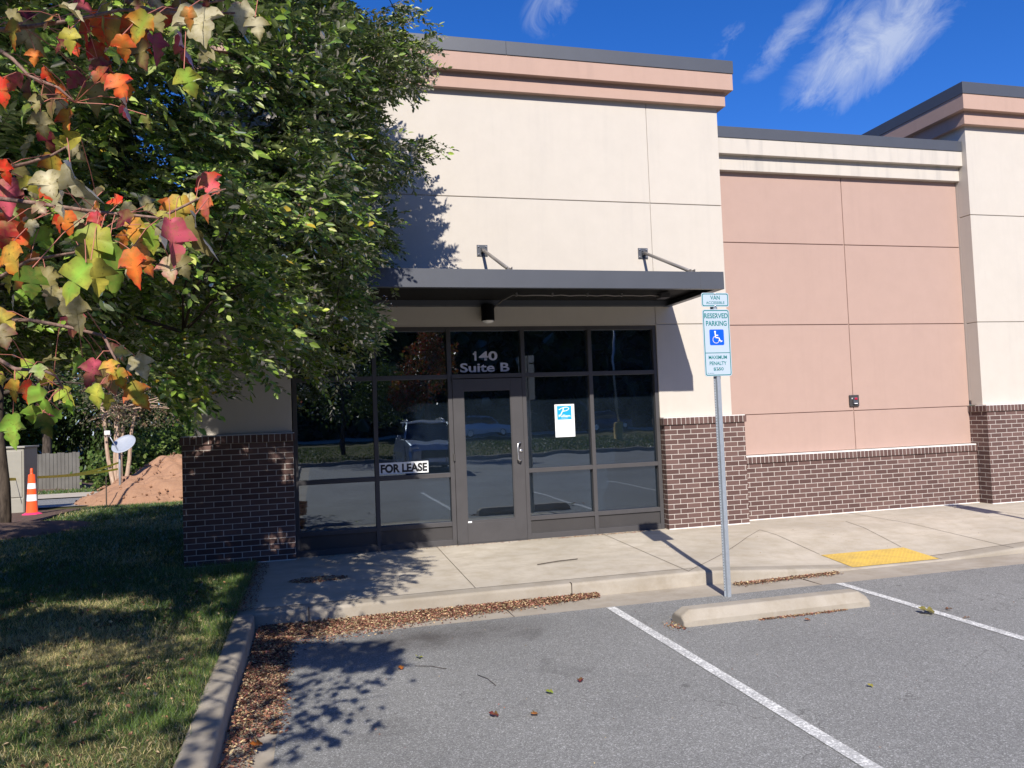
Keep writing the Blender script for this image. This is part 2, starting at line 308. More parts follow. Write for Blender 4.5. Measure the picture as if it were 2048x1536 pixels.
def npmesh(name, V, F, mat, colors=None, smooth=False):
    """V (n,3), F (m,k) int; colors (n,3) per vertex"""
    V = np.asarray(V, np.float32); F = np.asarray(F, np.int32); me = bpy.data.meshes.new(name)
    me.vertices.add(len(V)); me.vertices.foreach_set('co', V.ravel()); k = F.shape[1]
    me.loops.add(F.size); me.loops.foreach_set('vertex_index', F.ravel()); me.polygons.add(len(F))
    me.polygons.foreach_set('loop_start', np.arange(0, F.size, k, dtype=np.int32)); me.polygons.foreach_set('loop_total', np.full(len(F), k, np.int32))
    if colors is not None:
        a = me.color_attributes.new('Col', 'FLOAT_COLOR', 'POINT'); a.data.foreach_set('color', np.concatenate([colors, np.ones((len(V), 1))], 1).astype(np.float32).ravel())
    me.materials.append(M[mat]); me.update(calc_edges=True)
    if smooth: me.polygons.foreach_set('use_smooth', np.ones(len(F), bool))
    o = bpy.data.objects.new(name, me); COL.objects.link(o); return o
camR, camU, camF, CAMn = (np.array(x) for x in (cam_r, cam_u, cam_f, CAM))
def project(P):
    v = P - CAMn; w = v @ camF; w = np.where(w > .05, w, .05)
    return 1024 + FPX * (v @ camR) / w, 768 - FPX * (v @ camU) / w, v @ camF
def at(px, py, dist):
    q = camF + (px - 1024) / FPX * camR - (py - 768) / FPX * camU; return CAMn + q * dist
def inpoly(x, y, poly):
    r = np.zeros(len(x), bool); n = len(poly)
    for i in range(n):
        (x1, y1), (x2, y2) = poly[i], poly[(i + 1) % n]
        c = ((y1 > y) != (y2 > y)) & (x < (x2 - x1) * (y - y1) / ((y2 - y1) or 1e-9) + x1); r ^= c
    return r

# ================================================================ SETTING: ground, sidewalk, kerbs, parking lot
LOT = -.14
def tz(x, y):
    y = np.asarray(y, float); return np.where(y > 8, -(y - 8) * .035, 0.) - .02
b = MB(); R = 700
b.face([(-R, -R, -2.6), (R, -R, -2.6), (R, R, -2.6), (-R, R, -2.6)]); tag(b.build('ground', 'turf'), kind='structure')
def grid(name, xs, ys, zf, mat):
    X, Y = np.meshgrid(xs, ys); Z = zf(X, Y); V = np.stack([X, Y, Z], -1).reshape(-1, 3); nx, ny = len(xs), len(ys)
    i = np.arange(nx * ny).reshape(ny, nx); F = np.stack([i[:-1, :-1], i[:-1, 1:], i[1:, 1:], i[1:, :-1]], -1).reshape(-1, 4)
    return npmesh(name, V, F, mat, None, True)
o = grid('lawn', np.concatenate([np.linspace(-60, -8, 20), np.linspace(-7.5, -.46, 40)]), np.linspace(-16, .25, 60), lambda x, y: tz(x, y) + .012 * np.sin(x * 2.1) * np.cos(y * 1.7), 'turf'); tag(o, kind='structure')
o = grid('lawn', np.concatenate([np.linspace(-60, -8, 20), np.linspace(-7.5, -1.0, 30)]), np.concatenate([np.linspace(.25, 12, 40), np.linspace(13, 70, 40)]), lambda x, y: tz(x, y) + .012 * np.sin(x * 2.1) * np.cos(y * 1.7), 'turf'); tag(o, kind='structure')
o = grid('lawn', np.linspace(-.99, 70, 30), np.linspace(15, 70, 20), lambda x, y: tz(x, y) - .3, 'turf'); tag(o, kind='structure')

# parking lot (asphalt), with gutters
b = MB(); b.box(0, 60, -23.5, -3.1, LOT - .3, LOT, skip='d'); tag(b.build('parking_lot', 'asphalt'), kind='structure')
b = MB(); b.face([(0, -3.1, LOT - .001), (60, -3.1, LOT - .001), (60, -2.58, LOT - .012), (0, -2.58, LOT - .012)])
for x in (1.9, 5.0, 8.1): b.box(x, x + .006, -3.1, -2.58, LOT - .02, LOT + .001, mi=1)
b.box(-.28, 0, -23.5, -2.58, LOT - .3, LOT - .006, skip='d'); b.box(-.28, 0, -4.9, -4.893, LOT - .1, LOT - .002, mi=1)
tag(b.build('gutter', ['gutter', 'joint']), kind='structure')
# left kerb with rounded edge, in segments
def kerbprof(x0, x1, z, r=.035, n=5):
    p = [(x0, z - .35), (x0, z - r)] + [(x0 + r - r * math.cos(a), z - r + r * math.sin(a)) for a in [math.pi / 2 * i / n for i in range(1, n + 1)]]
    p += [(x1 - r + r * math.sin(a), z - r + r * math.cos(a)) for a in [math.pi / 2 * i / n for i in range(n + 1)]] + [(x1 + .015, z - .35)]; return p
b = MB(); pr = kerbprof(-.455, -.285, .0, .03); y = -2.66
for L in (1.55, 3.0, 3.0, 3.0, 3.0, 3.0, 3.0):
    ya, yb = y, y - L + .012; ny = 12; base = len(b.v); vs = []
    for j in range(ny + 1):
        yy = ya + (yb - ya) * j / ny; w = .006 * math.sin(yy * 3.1)
        vs += [(px_ + w, yy, pz_ + .004 * math.sin(yy * 2.3 + px_ * 9)) for px_, pz_ in pr]
    k = len(pr); fs = [(j * k + i, j * k + i + 1, (j + 1) * k + i + 1, (j + 1) * k + i) for j in range(ny) for i in range(k - 1)] + [tuple(range(k))[::-1], tuple(ny * k + i for i in range(k))]
    b.raw(vs, fs, smooth=True); y -= L
o = b.build('kerb', 'kerb'); tag(o, kind='structure'); o.modifiers.new('es', 'EDGE_SPLIT').split_angle = math.radians(50)
# sidewalk slab with kerb ramp and rounded front edge
def drop(x): return np.interp(x, [4.0, 5.78, 6.9, 9.2, 12], [0, .125, .125, .02, .0])
def swz(x, y): return -drop(x) * np.clip((-1.0 - y) / 1.55, 0, 1) - .004 * np.clip(-y, 0, 3)
xs = np.unique(np.concatenate([np.linspace(-.45, 4, 25), np.linspace(4, 9.2, 53), np.linspace(9.2, 22, 14)])); rr = .03
ys = [.36, 0, -.5, -1., -1.3, -1.7, -2.1, -2.42, -2.57]; X = []; 
for y in ys: X.append([(x, y, float(swz(x, y))) for x in xs])
for a in np.linspace(.3, math.pi / 2, 4): X.append([(x, -2.57 - rr * math.sin(a), float(swz(x, -2.57)) - rr * (1 - math.cos(a))) for x in xs])
X.append([(x, -2.605, LOT - .3) for x in xs]); nx = len(xs); vs = [p for r_ in X for p in r_]
fs = [(j * nx + i, (j + 1) * nx + i, (j + 1) * nx + i + 1, j * nx + i + 1) for j in range(len(X) - 1) for i in range(nx - 1)]
fs.append(tuple(j * nx for j in range(len(X)))[::-1])
b = MB(); b.raw(vs, fs, smooth=True)
def joint(p, q, w=.007, n=14):
    p = Vector(p); q = Vector(q); d = (q - p).normalized(); nn = Vector((-d.y, d.x)) * w / 2
    for i in range(n):
        a = p.lerp(q, i / n); c = p.lerp(q, (i + 1) / n)
        P = [(a.x - nn.x, a.y - nn.y), (a.x + nn.x, a.y + nn.y), (c.x + nn.x, c.y + nn.y), (c.x - nn.x, c.y - nn.y)]
        P = [(x, y, float(swz(x, y)) + .0025) for x, y in P]
        if (Vector(P[1]) - Vector(P[0])).cross(Vector(P[2]) - Vector(P[1])).z < 0: P.reverse()
        b.face(P, mi=1)
for p, q in (((1.72, .1), (1.70, -2.42)), ((3.96, .1), (3.86, -2.57)), ((5.92, -.57), (3.87, -2.55)), ((5.92, -.57), (5.79, -1.99)), ((7.32, -.47), (6.89, -1.99)), ((6.89, -2.42), (6.92, -2.57)), ((6.89, -2.42), (7.93, -2.42)), ((7.9, .2), (7.9, -2.57)), ((9.7, 0), (9.7, -2.57)), ((-.45, -2.42), (4.05, -2.42)), ((6.95, -2.42), (12, -2.42)), ((5.72, -2.5), (6.9, -2.5))):
    if (Vector(p) - Vector(q)).length > .01: joint(p, q)
for x in (.16, 2.6): b.box(x, x + .008, -2.6065, -2.55, -.13, -.006, mi=1)
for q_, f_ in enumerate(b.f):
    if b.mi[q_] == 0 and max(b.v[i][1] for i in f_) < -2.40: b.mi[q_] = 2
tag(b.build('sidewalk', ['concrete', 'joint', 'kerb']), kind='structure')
# white stall lines
for x0, y1 in ((2.75, -9.), (5.14, -9.), (7.6, -9.), (-.0, -9.)):
    if x0 < 1: continue
    b = MB(); b.face([(x0, y1, LOT + .004), (x0 + .085, y1, LOT + .004), (x0 + .085, -3.12, LOT + .004), (x0, -3.12, LOT + .004)]); tag(b.build('parking_line', 'line'), kind='structure')

# tactile paving plate with domes
tp = thing('tactile_paving', (6.33, -2.38, -.12), 'worn yellow tactile warning plate set in the kerb ramp', 'tactile plate')
b = MB(); n = 14; xa, xb, ya, yb = 5.78, 6.89, -2.71, -2.03; ya = -2.56
P = [(xa, ya), (xb, ya), (xb, yb), (xa, yb)]; b.face([(x, y, float(swz(x, y)) + .005) for x, y in P])
for i in range(21):
    for j in range(10):
        x = xa + .03 + i * (xb - xa - .06) / 20; y = ya + .03 + j * (yb - ya - .06) / 9
        b.lathe([(.013, 0), (.010, .0035), (.004, .005)], (x, y, float(swz(x, y)) + .004), 6)
add(b, 'plate', 'tactile', tp)

# ================================================================ BUILDING
H = 21 * .06773; RL = .092; ZT = H + RL + .012
BD = thing('retail_building', (2.4, 3., 0), 'cream and pink stucco retail building with dark brick base and glass shopfront', 'building')
def panels(mb, xs, zs, y0, y1, gap=.012, mi=0):
    for i in range(len(xs) - 1):
        for j in range(len(zs) - 1):
            mb.box(xs[i] + (gap / 2 if i else 0), xs[i + 1] - (gap / 2 if i < len(xs) - 2 else 0), y0, y1, zs[j] + (gap / 2 if j else 0), zs[j + 1] - (gap / 2 if j < len(zs) - 2 else 0), mi)
# main tower stucco
b = MB(); X0, X1, XJ0, XJ1 = -1.124, 5.982, -.012, 4.877
panels(b, [X0, XJ0], [ZT, 2.822, 4.522, 5.95], .09, .30); panels(b, [XJ1, X1], [ZT, 2.822, 4.522, 5.95], .09, .30); panels(b, [XJ0 + .006, XJ1 - .006], [2.822, 4.522, 5.95], .09, .30)
b.box(X0 + .02, XJ0 - .02, .105, .9, ZT + .01, 6.4); b.box(XJ1 + .02, X1 - .02, .105, .9, ZT + .01, 6.4); b.box(XJ0 - .02, XJ1 + .02, .105, .9, 2.83, 6.4)
b.box(X0, X0 + .3, .301, 14, 1.0, 5.95); b.box(X1 - .3, X1, .301, 5, 4.2, 5.95)
add(b, 'tower_wall', 'cream', BD, .004)
# cornice on tower
def cornice(x0, x1, y, zs, pr, mats, depth, sides, ybk=5.0, joints=()):
    b = MB(); (za, zb, zc, zd) = zs
    L = 1 if 'l' in sides else 0; Rr = 1 if 'r' in sides else 0
    b.box(x0 - pr[0] * L, x1 + pr[0] * Rr, y - pr[0], ybk, za, zb + .01); b.box(x0 - pr[1] * L, x1 + pr[1] * Rr, y - pr[1], ybk, zb, zc)
    c = add(b, 'cornice', mats, BD, .004)
    b = MB(); e = pr[1] + .012; xs = [x0 - e * L] + list(joints) + [x1 + e * Rr]
    for a, d in zip(xs[:-1], xs[1:]): b.box(a + .0015, d - .0015, y - e, ybk, zc - .005, zd)
    b2 = add(b, 'coping', 'metal', c, .003); return c
cornice(X0, X1, .09, (5.938, 6.143, 6.388, 6.567), (.09, .175), 'cornice', 0, 'lr', joints=(-.3, 2.83))
# pink bay
b = MB(); panels(b, [5.95, 8.19, 10.33], [.93, 1.514, 2.83, 4.055, 5.12], .34, .55); b.box(5.95, 10.33, .356, .9, .94, 5.5)
add(b, 'bay_wall', 'pink', BD, .004)
cornice(5.983, 10.333, .34, (5.105, 5.325, 5.562, 5.72), (.085, .165), 'creamstain', 0, '', 9.0, joints=())
# far tower
b = MB(); xf = 10.335; panels(b, [xf, 11.56, 16.0], [ZT, 2.822, 4.522, 5.95], .09, .3); b.box(xf + .02, 16, .105, .9, ZT + .01, 6.4); b.box(xf, xf + .3, .301, 5., 1.6, 5.95)
add(b, 'tower_wall', 'cream', BD, .004)
cornice(xf, 16., .09, (5.938, 6.143, 6.388, 6.567), (.09, .175), 'cornice', 0, 'l', 5.0)
# brick
def pier(x0, x1, y0, y1, over_l=.022, over_r=.022):
    b = MB(); b.box(x0, x1, y0, y1, -.1, H, skip='d'); p = add(b, 'brick_pier', 'brick', BD)
    b = MB(); b.box(x0 - over_l, x1 + over_r, y0 - .022, y1, H + .001, H + RL, uo=(.01, -H + .012))
    add(b, 'brick_cap', 'rowlock', p, .003); b = MB(); b.box(x0 - over_l + .01, x1 + over_r - .01, y0 - .004, .2, H + RL, H + RL + .011); add(b, 'flashing', 'seal', p); return p
pier(-1.254, -.0, 0, .42); pier(4.893, 6.12, 0, .42, .02, .02)
pier(10.315, 16., 0, .42)
b = MB(); b.box(-1.254, -1.1, .421, 14, -.3, H, skip='d'); add(b, 'brick_base', 'brick', BD)
HL = 12 * .06773; b = MB(); b.box(6.121, 10.314, .24, .5, -.1, HL, skip='d'); bb = add(b, 'brick_base', 'brick', BD)
b = MB(); b.box(6.13, 10.312, .218, .5, HL + .001, HL + RL, uo=(.02, -HL + .012)); add(b, 'brick_cap', 'rowlock', bb, .003)
b = MB(); b.box(6.13, 10.31, .235, .35, HL + RL, HL + RL + .018); add(b, 'flashing', 'seal', bb)
b = MB(); b.box(6.12, 10.3, .232, .26, -.01, .012); b.box(4.893, 6.12, -.008, .02, -.01, .012); b.box(10.31, 16, -.008, .02, -.01, .012); b.box(-1.25, 0, -.008, .02, -.01, .008); add(b, 'base_sealant', 'seal', BD)
# roof + back of building
b = MB(); b.box(-1.1, 16, 1.2, 14, 5.0, 5.06); b.box(-1.1, 16, 14, 14.3, -.5, 5.5); add(b, 'roof', 'metal', BD)
# interior
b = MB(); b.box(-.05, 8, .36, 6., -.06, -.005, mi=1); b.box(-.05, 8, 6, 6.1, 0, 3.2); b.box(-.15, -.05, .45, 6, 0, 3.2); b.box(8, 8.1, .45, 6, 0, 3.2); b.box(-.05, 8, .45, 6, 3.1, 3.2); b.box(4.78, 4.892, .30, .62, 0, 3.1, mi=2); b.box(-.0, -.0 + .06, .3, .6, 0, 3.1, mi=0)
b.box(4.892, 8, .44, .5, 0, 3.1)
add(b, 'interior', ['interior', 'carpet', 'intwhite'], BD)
# shopfront frame
MX = [.0, .05, .975, 1.028, 1.932, 1.988, 2.925, 2.978, 3.868, 3.922, 4.825, 4.878]
fy0, fy1 = .105, .225
b = MB()
for i in range(0, 12, 2): b.box(MX[i], MX[i + 1], fy0, fy1, 0., 2.81)
bays = [(MX[2 * i + 1], MX[2 * i + 2]) for i in range(5)]
for i, (a, c) in enumerate(bays):
    b.box(a, c, fy0 + .002, fy1, 2.755, 2.81); b.box(a, c, fy0 + .002, fy1, 2.135, 2.19)
    if i != 2: b.box(a, c, fy0 + .002, fy1, .87, .925); b.box(a, c, fy0 + .002, fy1, .245, .30); b.box(a, c, fy0 + .002, fy1, .0, .075)
fr = add(b, 'window_frame', 'frame', BD, .003)
b = MB(); b.box(-.01, 4.89, .088, .13, 2.811, 2.822); add(b, 'head_trim', 'cream', BD)
for i, (a, c) in enumerate(bays):
    rows = [(2.19, 2.755)] + ([(.925, 2.135), (.30, .87)] if i != 2 else [])
    for z0, z1 in rows:
        b = MB(); b.box(a - .004, c + .004, .165, .171, z0 - .004, z1 + .004); add(b, 'window_pane', 'glass', BD)
    if i != 2:
        b = MB(); b.box(a, c, .128, .16, .075, .245); b.box(a + .001, c - .001, .118, .128, .075, .088); add(b, 'spandrel_panel', 'panel', BD, .002)
# door
D0, D1 = 1.992, 2.921
b = MB(); b.box(D0, D0 + .138, .10, .15, .012, 2.125); b.box(D1 - .155, D1, .10, .15, .012, 2.125); b.box(D0 + .138, D1 - .155, .101, .149, 1.965, 2.125); b.box(D0 + .138, D1 - .155, .101, .149, .012, .30)
b.box(D0 + .138, D1 - .155, .095, .101, .012, .27); b.box(D0 + .138, D0 + .15, .104, .14, .3, 1.965); b.box(D1 - .167, D1 - .155, .104, .14, .3, 1.965)
b.box(D0 - .004, D1 + .004, .085, .22, -.002, .010)
dr = add(b, 'door', 'frame', BD, .002)
b = MB(); b.box(D0 + .14, D1 - .157, .122, .128, .29, 1.975); add(b, 'glass_pane', 'glass', dr)
b = MB(); zc = 1.155; xh = 2.83; pts = [(xh + .045, .10, zc + .115), (xh + .02, .045, zc + .118), (xh - .012, .04, zc + .10), (xh - .016, .04, zc), (xh - .012, .04, zc - .10), (xh + .02, .045, zc - .118), (xh + .045, .10, zc - .115)]
b.tube(pts, .011, 10); add(b, 'handle', 'steel', dr)
b = MB(); b.lathe([(.022, 0), (.022, -.012), (.008, -.014)], (2.872, .10, 1.165), 16, axis='y'); add(b, 'lock', 'steel', dr)
b = MB(); b.lathe([(.012, -.045), (.012, .045)], (1.985, .085, 1.12), 12); b.box(1.97, 1.99, .085, .10, 1.085, 1.155); add(b, 'hinge', 'panel', dr)
b = MB(); b.box(1.99, 2.01, .08, .1, .0, .05); b.box(1.985, 2.0, .08, .1, 2.08, 2.16); add(b, 'pivot', 'panel', dr)
b = MB(); b.box(2.135, 2.185, .096, .0985, .272, .292); add(b, 'sticker', 'white', dr)
# address lettering on the transom
a1 = textmesh('number_lettering', '40', (2.368, 2.618, 2.366, 2.487), .162, 'vinyl', bold=.026); pin(a1, BD)
b = MB(); b.stroke([(2.322, 2.372), (2.322, 2.481)], .026, .162); b.stroke([(2.294, 2.452), (2.318, 2.466), (2.328, 2.480)], .02, .1618); add(b, 'number_lettering', 'vinyl', BD)
a1 = textmesh('suite_lettering', 'Suite B', (2.113, 2.775, 2.215, 2.335), .162, 'vinyl', bold=.022); pin(a1, BD)
# canopy
cy, cz0, cz1, cx0, cx1 = -1.40, 3.06, 3.266, -.22, 5.09
b = MB(); b.box(cx0, cx1, cy, cy + .006, cz0, cz1); b.box(cx0, cx1 - .0, cy + .006, cy + .07, cz0, cz0 + .006); b.box(cx0, cx1, cy + .006, cy + .07, cz1 - .006, cz1)
b.box(cx1 - .006, cx1, cy + .006, .09, cz0, cz1); b.box(cx1 - .09, cx1 - .006, cy + .07, .09, cz0, cz0 + .006); b.box(cx0, cx0 + .006, cy + .006, .09, cz0, cz1)
b.box(cx1 - .31, cx1 + .003, cy - .003, cy, cz0 - .002, cz1 + .002); b.box(cx1, cx1 + .003, cy - .003, cy + .3, cz0 - .002, cz1 + .002)
b.box(cx0 + .006, cx1 - .006, .0, .089, cz0 + .004, cz1 - .02)
cn = add(b, 'canopy', 'metal', BD, .0015)
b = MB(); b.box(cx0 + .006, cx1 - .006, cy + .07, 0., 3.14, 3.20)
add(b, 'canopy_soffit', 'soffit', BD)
b = MB(); b.box(cx0 + .01, cx1 - .35, cy + .07, cy + .085, cz0 + .01, cz0 + .03); add(b, 'canopy_trim', 'tube', BD)
b = MB(); pts = [(2.55, -.05, 3.04), (2.60, -.3, 3.09), (2.66, -.62, 3.108)] + [(2.66 + i * .12, -.66, 3.104 - .012 * math.sin(i * 1.26) ** 2) for i in range(1, 17)]
b.tube(pts, .009, 6); 
for i in range(4): b.box(2.68 + i * .46, 2.70 + i * .46, -.675, -.645, 3.085, 3.125)
add(b, 'conduit', 'tube', BD); b = MB(); b.box(4.58, 4.70, -.74, -.58, 3.06, 3.125); add(b, 'junction_box', 'panel', BD, .004)
for x in (.17, 2.447, 4.729):
    b = MB(); b.box(x - .072, x + .072, .078, .09, 3.735, 3.883); b.box(x - .022, x - .012, .02, .078, 3.775, 3.84); b.box(x + .012, x + .022, .02, .078, 3.775, 3.84); wp = add(b, 'wall_plate', 'metal', BD, .002)
    b = MB()
    for sx in (-.05, .05):
        for sz in (-.05, .05): b.lathe([(.012, 0), (.012, -.008), (.006, -.016)], (x + sx, .078, 3.809 + sz), 8, axis='y')
    b.lathe([(.009, -.028), (.009, .028)], (x, .04, 3.81), 8, axis='x'); add(b, 'bolt', 'steel', wp)
    b = MB(); b.tube([(x, .05, 3.812), (x, -1.29, 3.285)], .0215, 14); b.box(x - .03, x + .03, -1.33, -1.27, 3.262, 3.272); b.box(x + .022, x + .03, -1.33, -1.27, 3.27, 3.31); b.box(x - .03, x - .022, -1.33, -1.27, 3.27, 3.31)
    add(b, 'hanger_rod', 'tube', BD)

# wall lamp under canopy
wl = thing('wall_lamp', (2.465, .09, 2.95), 'black cylinder downlight on the wall above the shopfront door', 'wall lamp')
b = MB(); b.lathe([(.086, 0), (.086, .20), (.07, .215)], (2.465, -.03, 2.865), 28); b.box(2.42, 2.51, .03, .09, 2.9, 3.03); add(b, 'housing', 'black', wl)
b = MB(); b.lathe([(.075, .004), (.07, -.018), (.03, -.03), (.004, -.032)], (2.465, -.03, 2.865), 24); add(b, 'lens', 'lens', wl)
# alarm strobe
al = thing('alarm_strobe', (8.19, .34, 1.67), 'small dark square alarm box with red lens on pink wall', 'alarm box')
b = MB(); b.box(8.11, 8.275, .31, .34, 1.578, 1.752); add(b, 'back_box', 'panel', al, .01)
b = MB(); b.box(8.155, 8.232, .285, .31, 1.612, 1.72); add(b, 'horn', 'metal', al, .006); b = MB(); b.box(8.17, 8.215, .272, .286, 1.68, 1.71); add(b, 'red_lens', 'red', al, .003)
b = MB(); b.box(8.142, 8.152, .305, .311, 1.69, 1.71); b.box(8.165, 8.22, .28, .286, 1.617, 1.628); add(b, 'white_mark', 'white', al)
# paper signs on the glass
fl = thing('lease_sign', (1.35, .16, 1.02), 'white FOR LEASE strip sign taped to the shopfront glass', 'lease sign')
b = MB(); b.box(1.035, 1.655, .157, .160, .945, 1.092); add(b, 'board', 'paper', fl); o = textmesh('lettering', 'FOR LEASE', (1.05, 1.64, .962, 1.072), .1555, 'ink', bold=.045); pin(o, fl)
ps = thing('leasing_poster', (3.516, .16, 1.54), 'white leasing poster with blue logo square on the glass beside the door', 'poster')
b = MB(); b.box(3.378, 3.655, .157, .160, 1.318, 1.757); add(b, 'sheet', 'paper', ps)
b = MB(); b.box(3.412, 3.612, .155, .157, 1.552, 1.735); add(b, 'logo_square', 'cyan', ps)
b = MB(); b.stroke([(3.437, 1.684), (3.47, 1.702), (3.52, 1.716), (3.56, 1.715), (3.578, 1.70), (3.565, 1.68), (3.53, 1.668), (3.49, 1.664)], .011, .1535); b.stroke([(3.507, 1.712), (3.49, 1.67), (3.462, 1.618)], .014, .1533); add(b, 'logo_mark', 'white', ps)
for bod, bx, mm, bo in (('Pulliam', (3.432, 3.595, 1.585, 1.618), 'white', .02), ('PROPERTIES', (3.47, 3.56, 1.566, 1.575), 'white', .0), ('NOW', (3.47, 3.56, 1.512, 1.532), 'faint', .02), ('LEASING', (3.44, 3.60, 1.468, 1.494), 'faint', .02), ('contact', (3.48, 3.56, 1.438, 1.446), 'faint', 0)):
    o = textmesh('lettering', bod, bx, .1545, mm, bold=bo); pin(o, ps)
b = MB()
for z, w in ((1.412, .09), (1.388, .07), (1.356, .07)): b.stroke([(3.52 - w, z), (3.52 + w, z)], .006, .1545)
add(b, 'text_rule', 'faint', ps)

# ================================================================ PARKING SIGN
sx, sy = 3.948, -3.155
SG = thing('parking_sign', (sx, sy, LOT), 'reserved parking signs with wheelchair symbol on galvanised post by the kerb', 'parking sign')
b = MB(); z0, z1 = LOT - .2, 2.70; w = .036     # U-channel post, open to the back
prof = [(-w, -.004), (-w + .014, -.004), (-w + .020, -.03), (w - .020, -.03), (w - .014, -.004), (w, -.004), (w, .0), (w - .017, .0), (w - .023, -.026), (-w + .023, -.026), (-w + .017, .0), (-w, .0)]
k = len(prof); vs = [(sx + x, sy + y, z) for z in (z0, z1) for x, y in prof]; b.raw(vs, [(i, (i + 1) % k, k + (i + 1) % k, k + i) for i in range(k)] + [tuple(k + i for i in range(k))])
po = add(b, 'post', 'galv', SG)
b = MB()
for i in range(78):
    z = LOT + .06 + i * .0254
    if z < 1.9: b.lathe([(.0042, 0), (.0042, -.0006)], (sx - .0295, sy - .0045, z), 6, axis='y')
add(b, 'punched_holes', 'black', po)
def rrect(x0, x1, z0_, z1_, r, n=5):
    pts = []
    for cx, cz, a0 in ((x1 - r, z0_ + r, -90), (x1 - r, z1_ - r, 0), (x0 + r, z1_ - r, 90), (x0 + r, z0_ + r, 180)):
        for i in range(n + 1): a = math.radians(a0 + 90 * i / n); pts.append((cx + r * math.cos(a), cz + r * math.sin(a)))
    return pts
def plate(name, x0, x1, za, zb, r, y):
    pts = rrect(x0, x1, za, zb, r); b = MB(); n = len(pts)
    b.raw([(x, y, z) for x, z in pts] + [(x, y + .003, z) for x, z in pts], [tuple(range(n)), tuple(range(n, 2 * n))[::-1]] + [(i, n + i, n + (i + 1) % n, (i + 1) % n) for i in range(n)])
    p = add(b, name, 'signwhite', SG)
    b = MB(); a = rrect(x0 + .007, x1 - .007, za + .007, zb - .007, r * .8); c = rrect(x0 + .0145, x1 - .0145, za + .0145, zb - .0145, r * .6)
    b.raw([(x, y - .0012, z) for x, z in a] + [(x, y - .0012, z) for x, z in c], [(i, (i + 1) % n, n + (i + 1) % n, n + i) for i in range(n)]); add(b, 'border', 'teal', p); return p
py_ = sy - .035
p1 = plate('van_plate', 3.807, 4.092, 2.573, 2.706, .02, py_); p2 = plate('sign_panel', 3.808, 4.09, 1.917, 2.549, .024, py_)
yt = py_ - .0013
for par, bod, bx, bo in ((p1, 'VAN', (3.899, 3.999, 2.641, 2.680), .01), (p1, 'ACCESSIBLE', (3.853, 4.046, 2.600, 2.625), .0), (p2, 'RESERVED', (3.827, 4.073, 2.464, 2.512), .012), (p2, 'PARKING', (3.842, 4.058, 2.392, 2.440), .012), (p2, 'MAXIMUM', (3.853, 4.043, 2.078, 2.112), .008), (p2, 'PENALTY', (3.860, 4.036, 2.022, 2.056), .008), (p2, '$250', (3.898, 4.002, 1.966, 2.000), .008), (p2, 'NC 20-37.6', (3.835, 3.90, 1.942, 1.949), 0)):
    sub(textmesh('lettering', bod, bx, yt, 'teal', bold=bo + .006), par)
b = MB(); b.stroke([(3.821, 2.137), (4.077, 2.137)], .006, yt); add(b, 'rule', 'teal', p2)
b = MB(); pts = rrect(3.873, 4.022, 2.210, 2.358, .012); b.raw([(x, yt - .0002, z) for x, z in pts], [tuple(range(len(pts)))]); ic = add(b, 'symbol_square', 'blue', p2)
b = MB(); cx, cz = 3.938, 2.262; s_ = .0105; y_ = yt - .0012
b.stroke([(cx + .032 * math.cos(math.radians(a)), cz + .032 * math.sin(math.radians(a))) for a in range(120, 381, 12)][:20], s_ * .8, y_)
b.stroke([(3.931, 2.325), (3.934, 2.282), (3.966, 2.280), (3.985, 2.243), (4.0, 2.249)], s_, y_ - .0002); b.stroke([(3.934, 2.303), (3.96, 2.303)], s_ * .8, y_ - .0004)
b.raw([(3.930 + .009 * math.cos(i), y_ - .0006, 2.336 + .009 * math.sin(i)) for i in [2 * math.pi * k_ / 12 for k_ in range(12)]], [tuple(range(12))]); add(b, 'wheelchair_symbol', 'white', p2)
b = MB()
for z in (2.694, 2.583, 2.49, 1.985): b.lathe([(.007, 0), (.006, -.005), (.002, -.006)], (3.948, py_ - .001, z), 8, axis='y')
add(b, 'bolt', 'steel', SG)

def copy_tree(o, parent=None):
    c = o.copy(); COL.objects.link(c)
    if parent is not None: c.parent = parent; c.matrix_parent_inverse = o.matrix_parent_inverse
    for ch in list(o.children): copy_tree(ch, c)
    return c
S2 = copy_tree(SG); S2.location = (9.05, -3.155, LOT); S2['label'] = 'second reserved parking sign post, just past the right edge, whose shadow reaches the brick wall'
SG['group'] = S2['group'] = 'reserved parking signs along the kerb'
# wheel stop
ws = MB(); xa, xb = 3.09, 4.85; ya, yb = -3.965, -3.735; zb_ = LOT
prof = [(ya, zb_), (ya, zb_ + .045), (ya + .05, zb_ + .125), (yb - .05, zb_ + .125), (yb, zb_ + .045), (yb, zb_)]
nst = 24; vs = []
for j in range(nst + 1):
    tt = j / nst; x = xa + (xb - xa) * tt; e = min(1, min(j, nst - j) / 1.0); e2 = .62 + .38 * e
    for (y, z) in prof:
        vs.append((x, y, zb_ + (z - zb_) * (e2 if z > zb_ + .1 else 1)))
k = len(prof); fs = [(j * k + i, (j + 1) * k + i, (j + 1) * k + i + 1, j * k + i + 1) for j in range(nst) for i in range(k - 1)] + [tuple(range(k)), tuple(nst * k + i for i in range(k))[::-1]]
ws.raw(vs, fs); o = ws.build('wheel_stop', 'kerb', None, .012); tag(o, 'low concrete wheel stop lying on the asphalt in front of the sign', 'wheel stop')

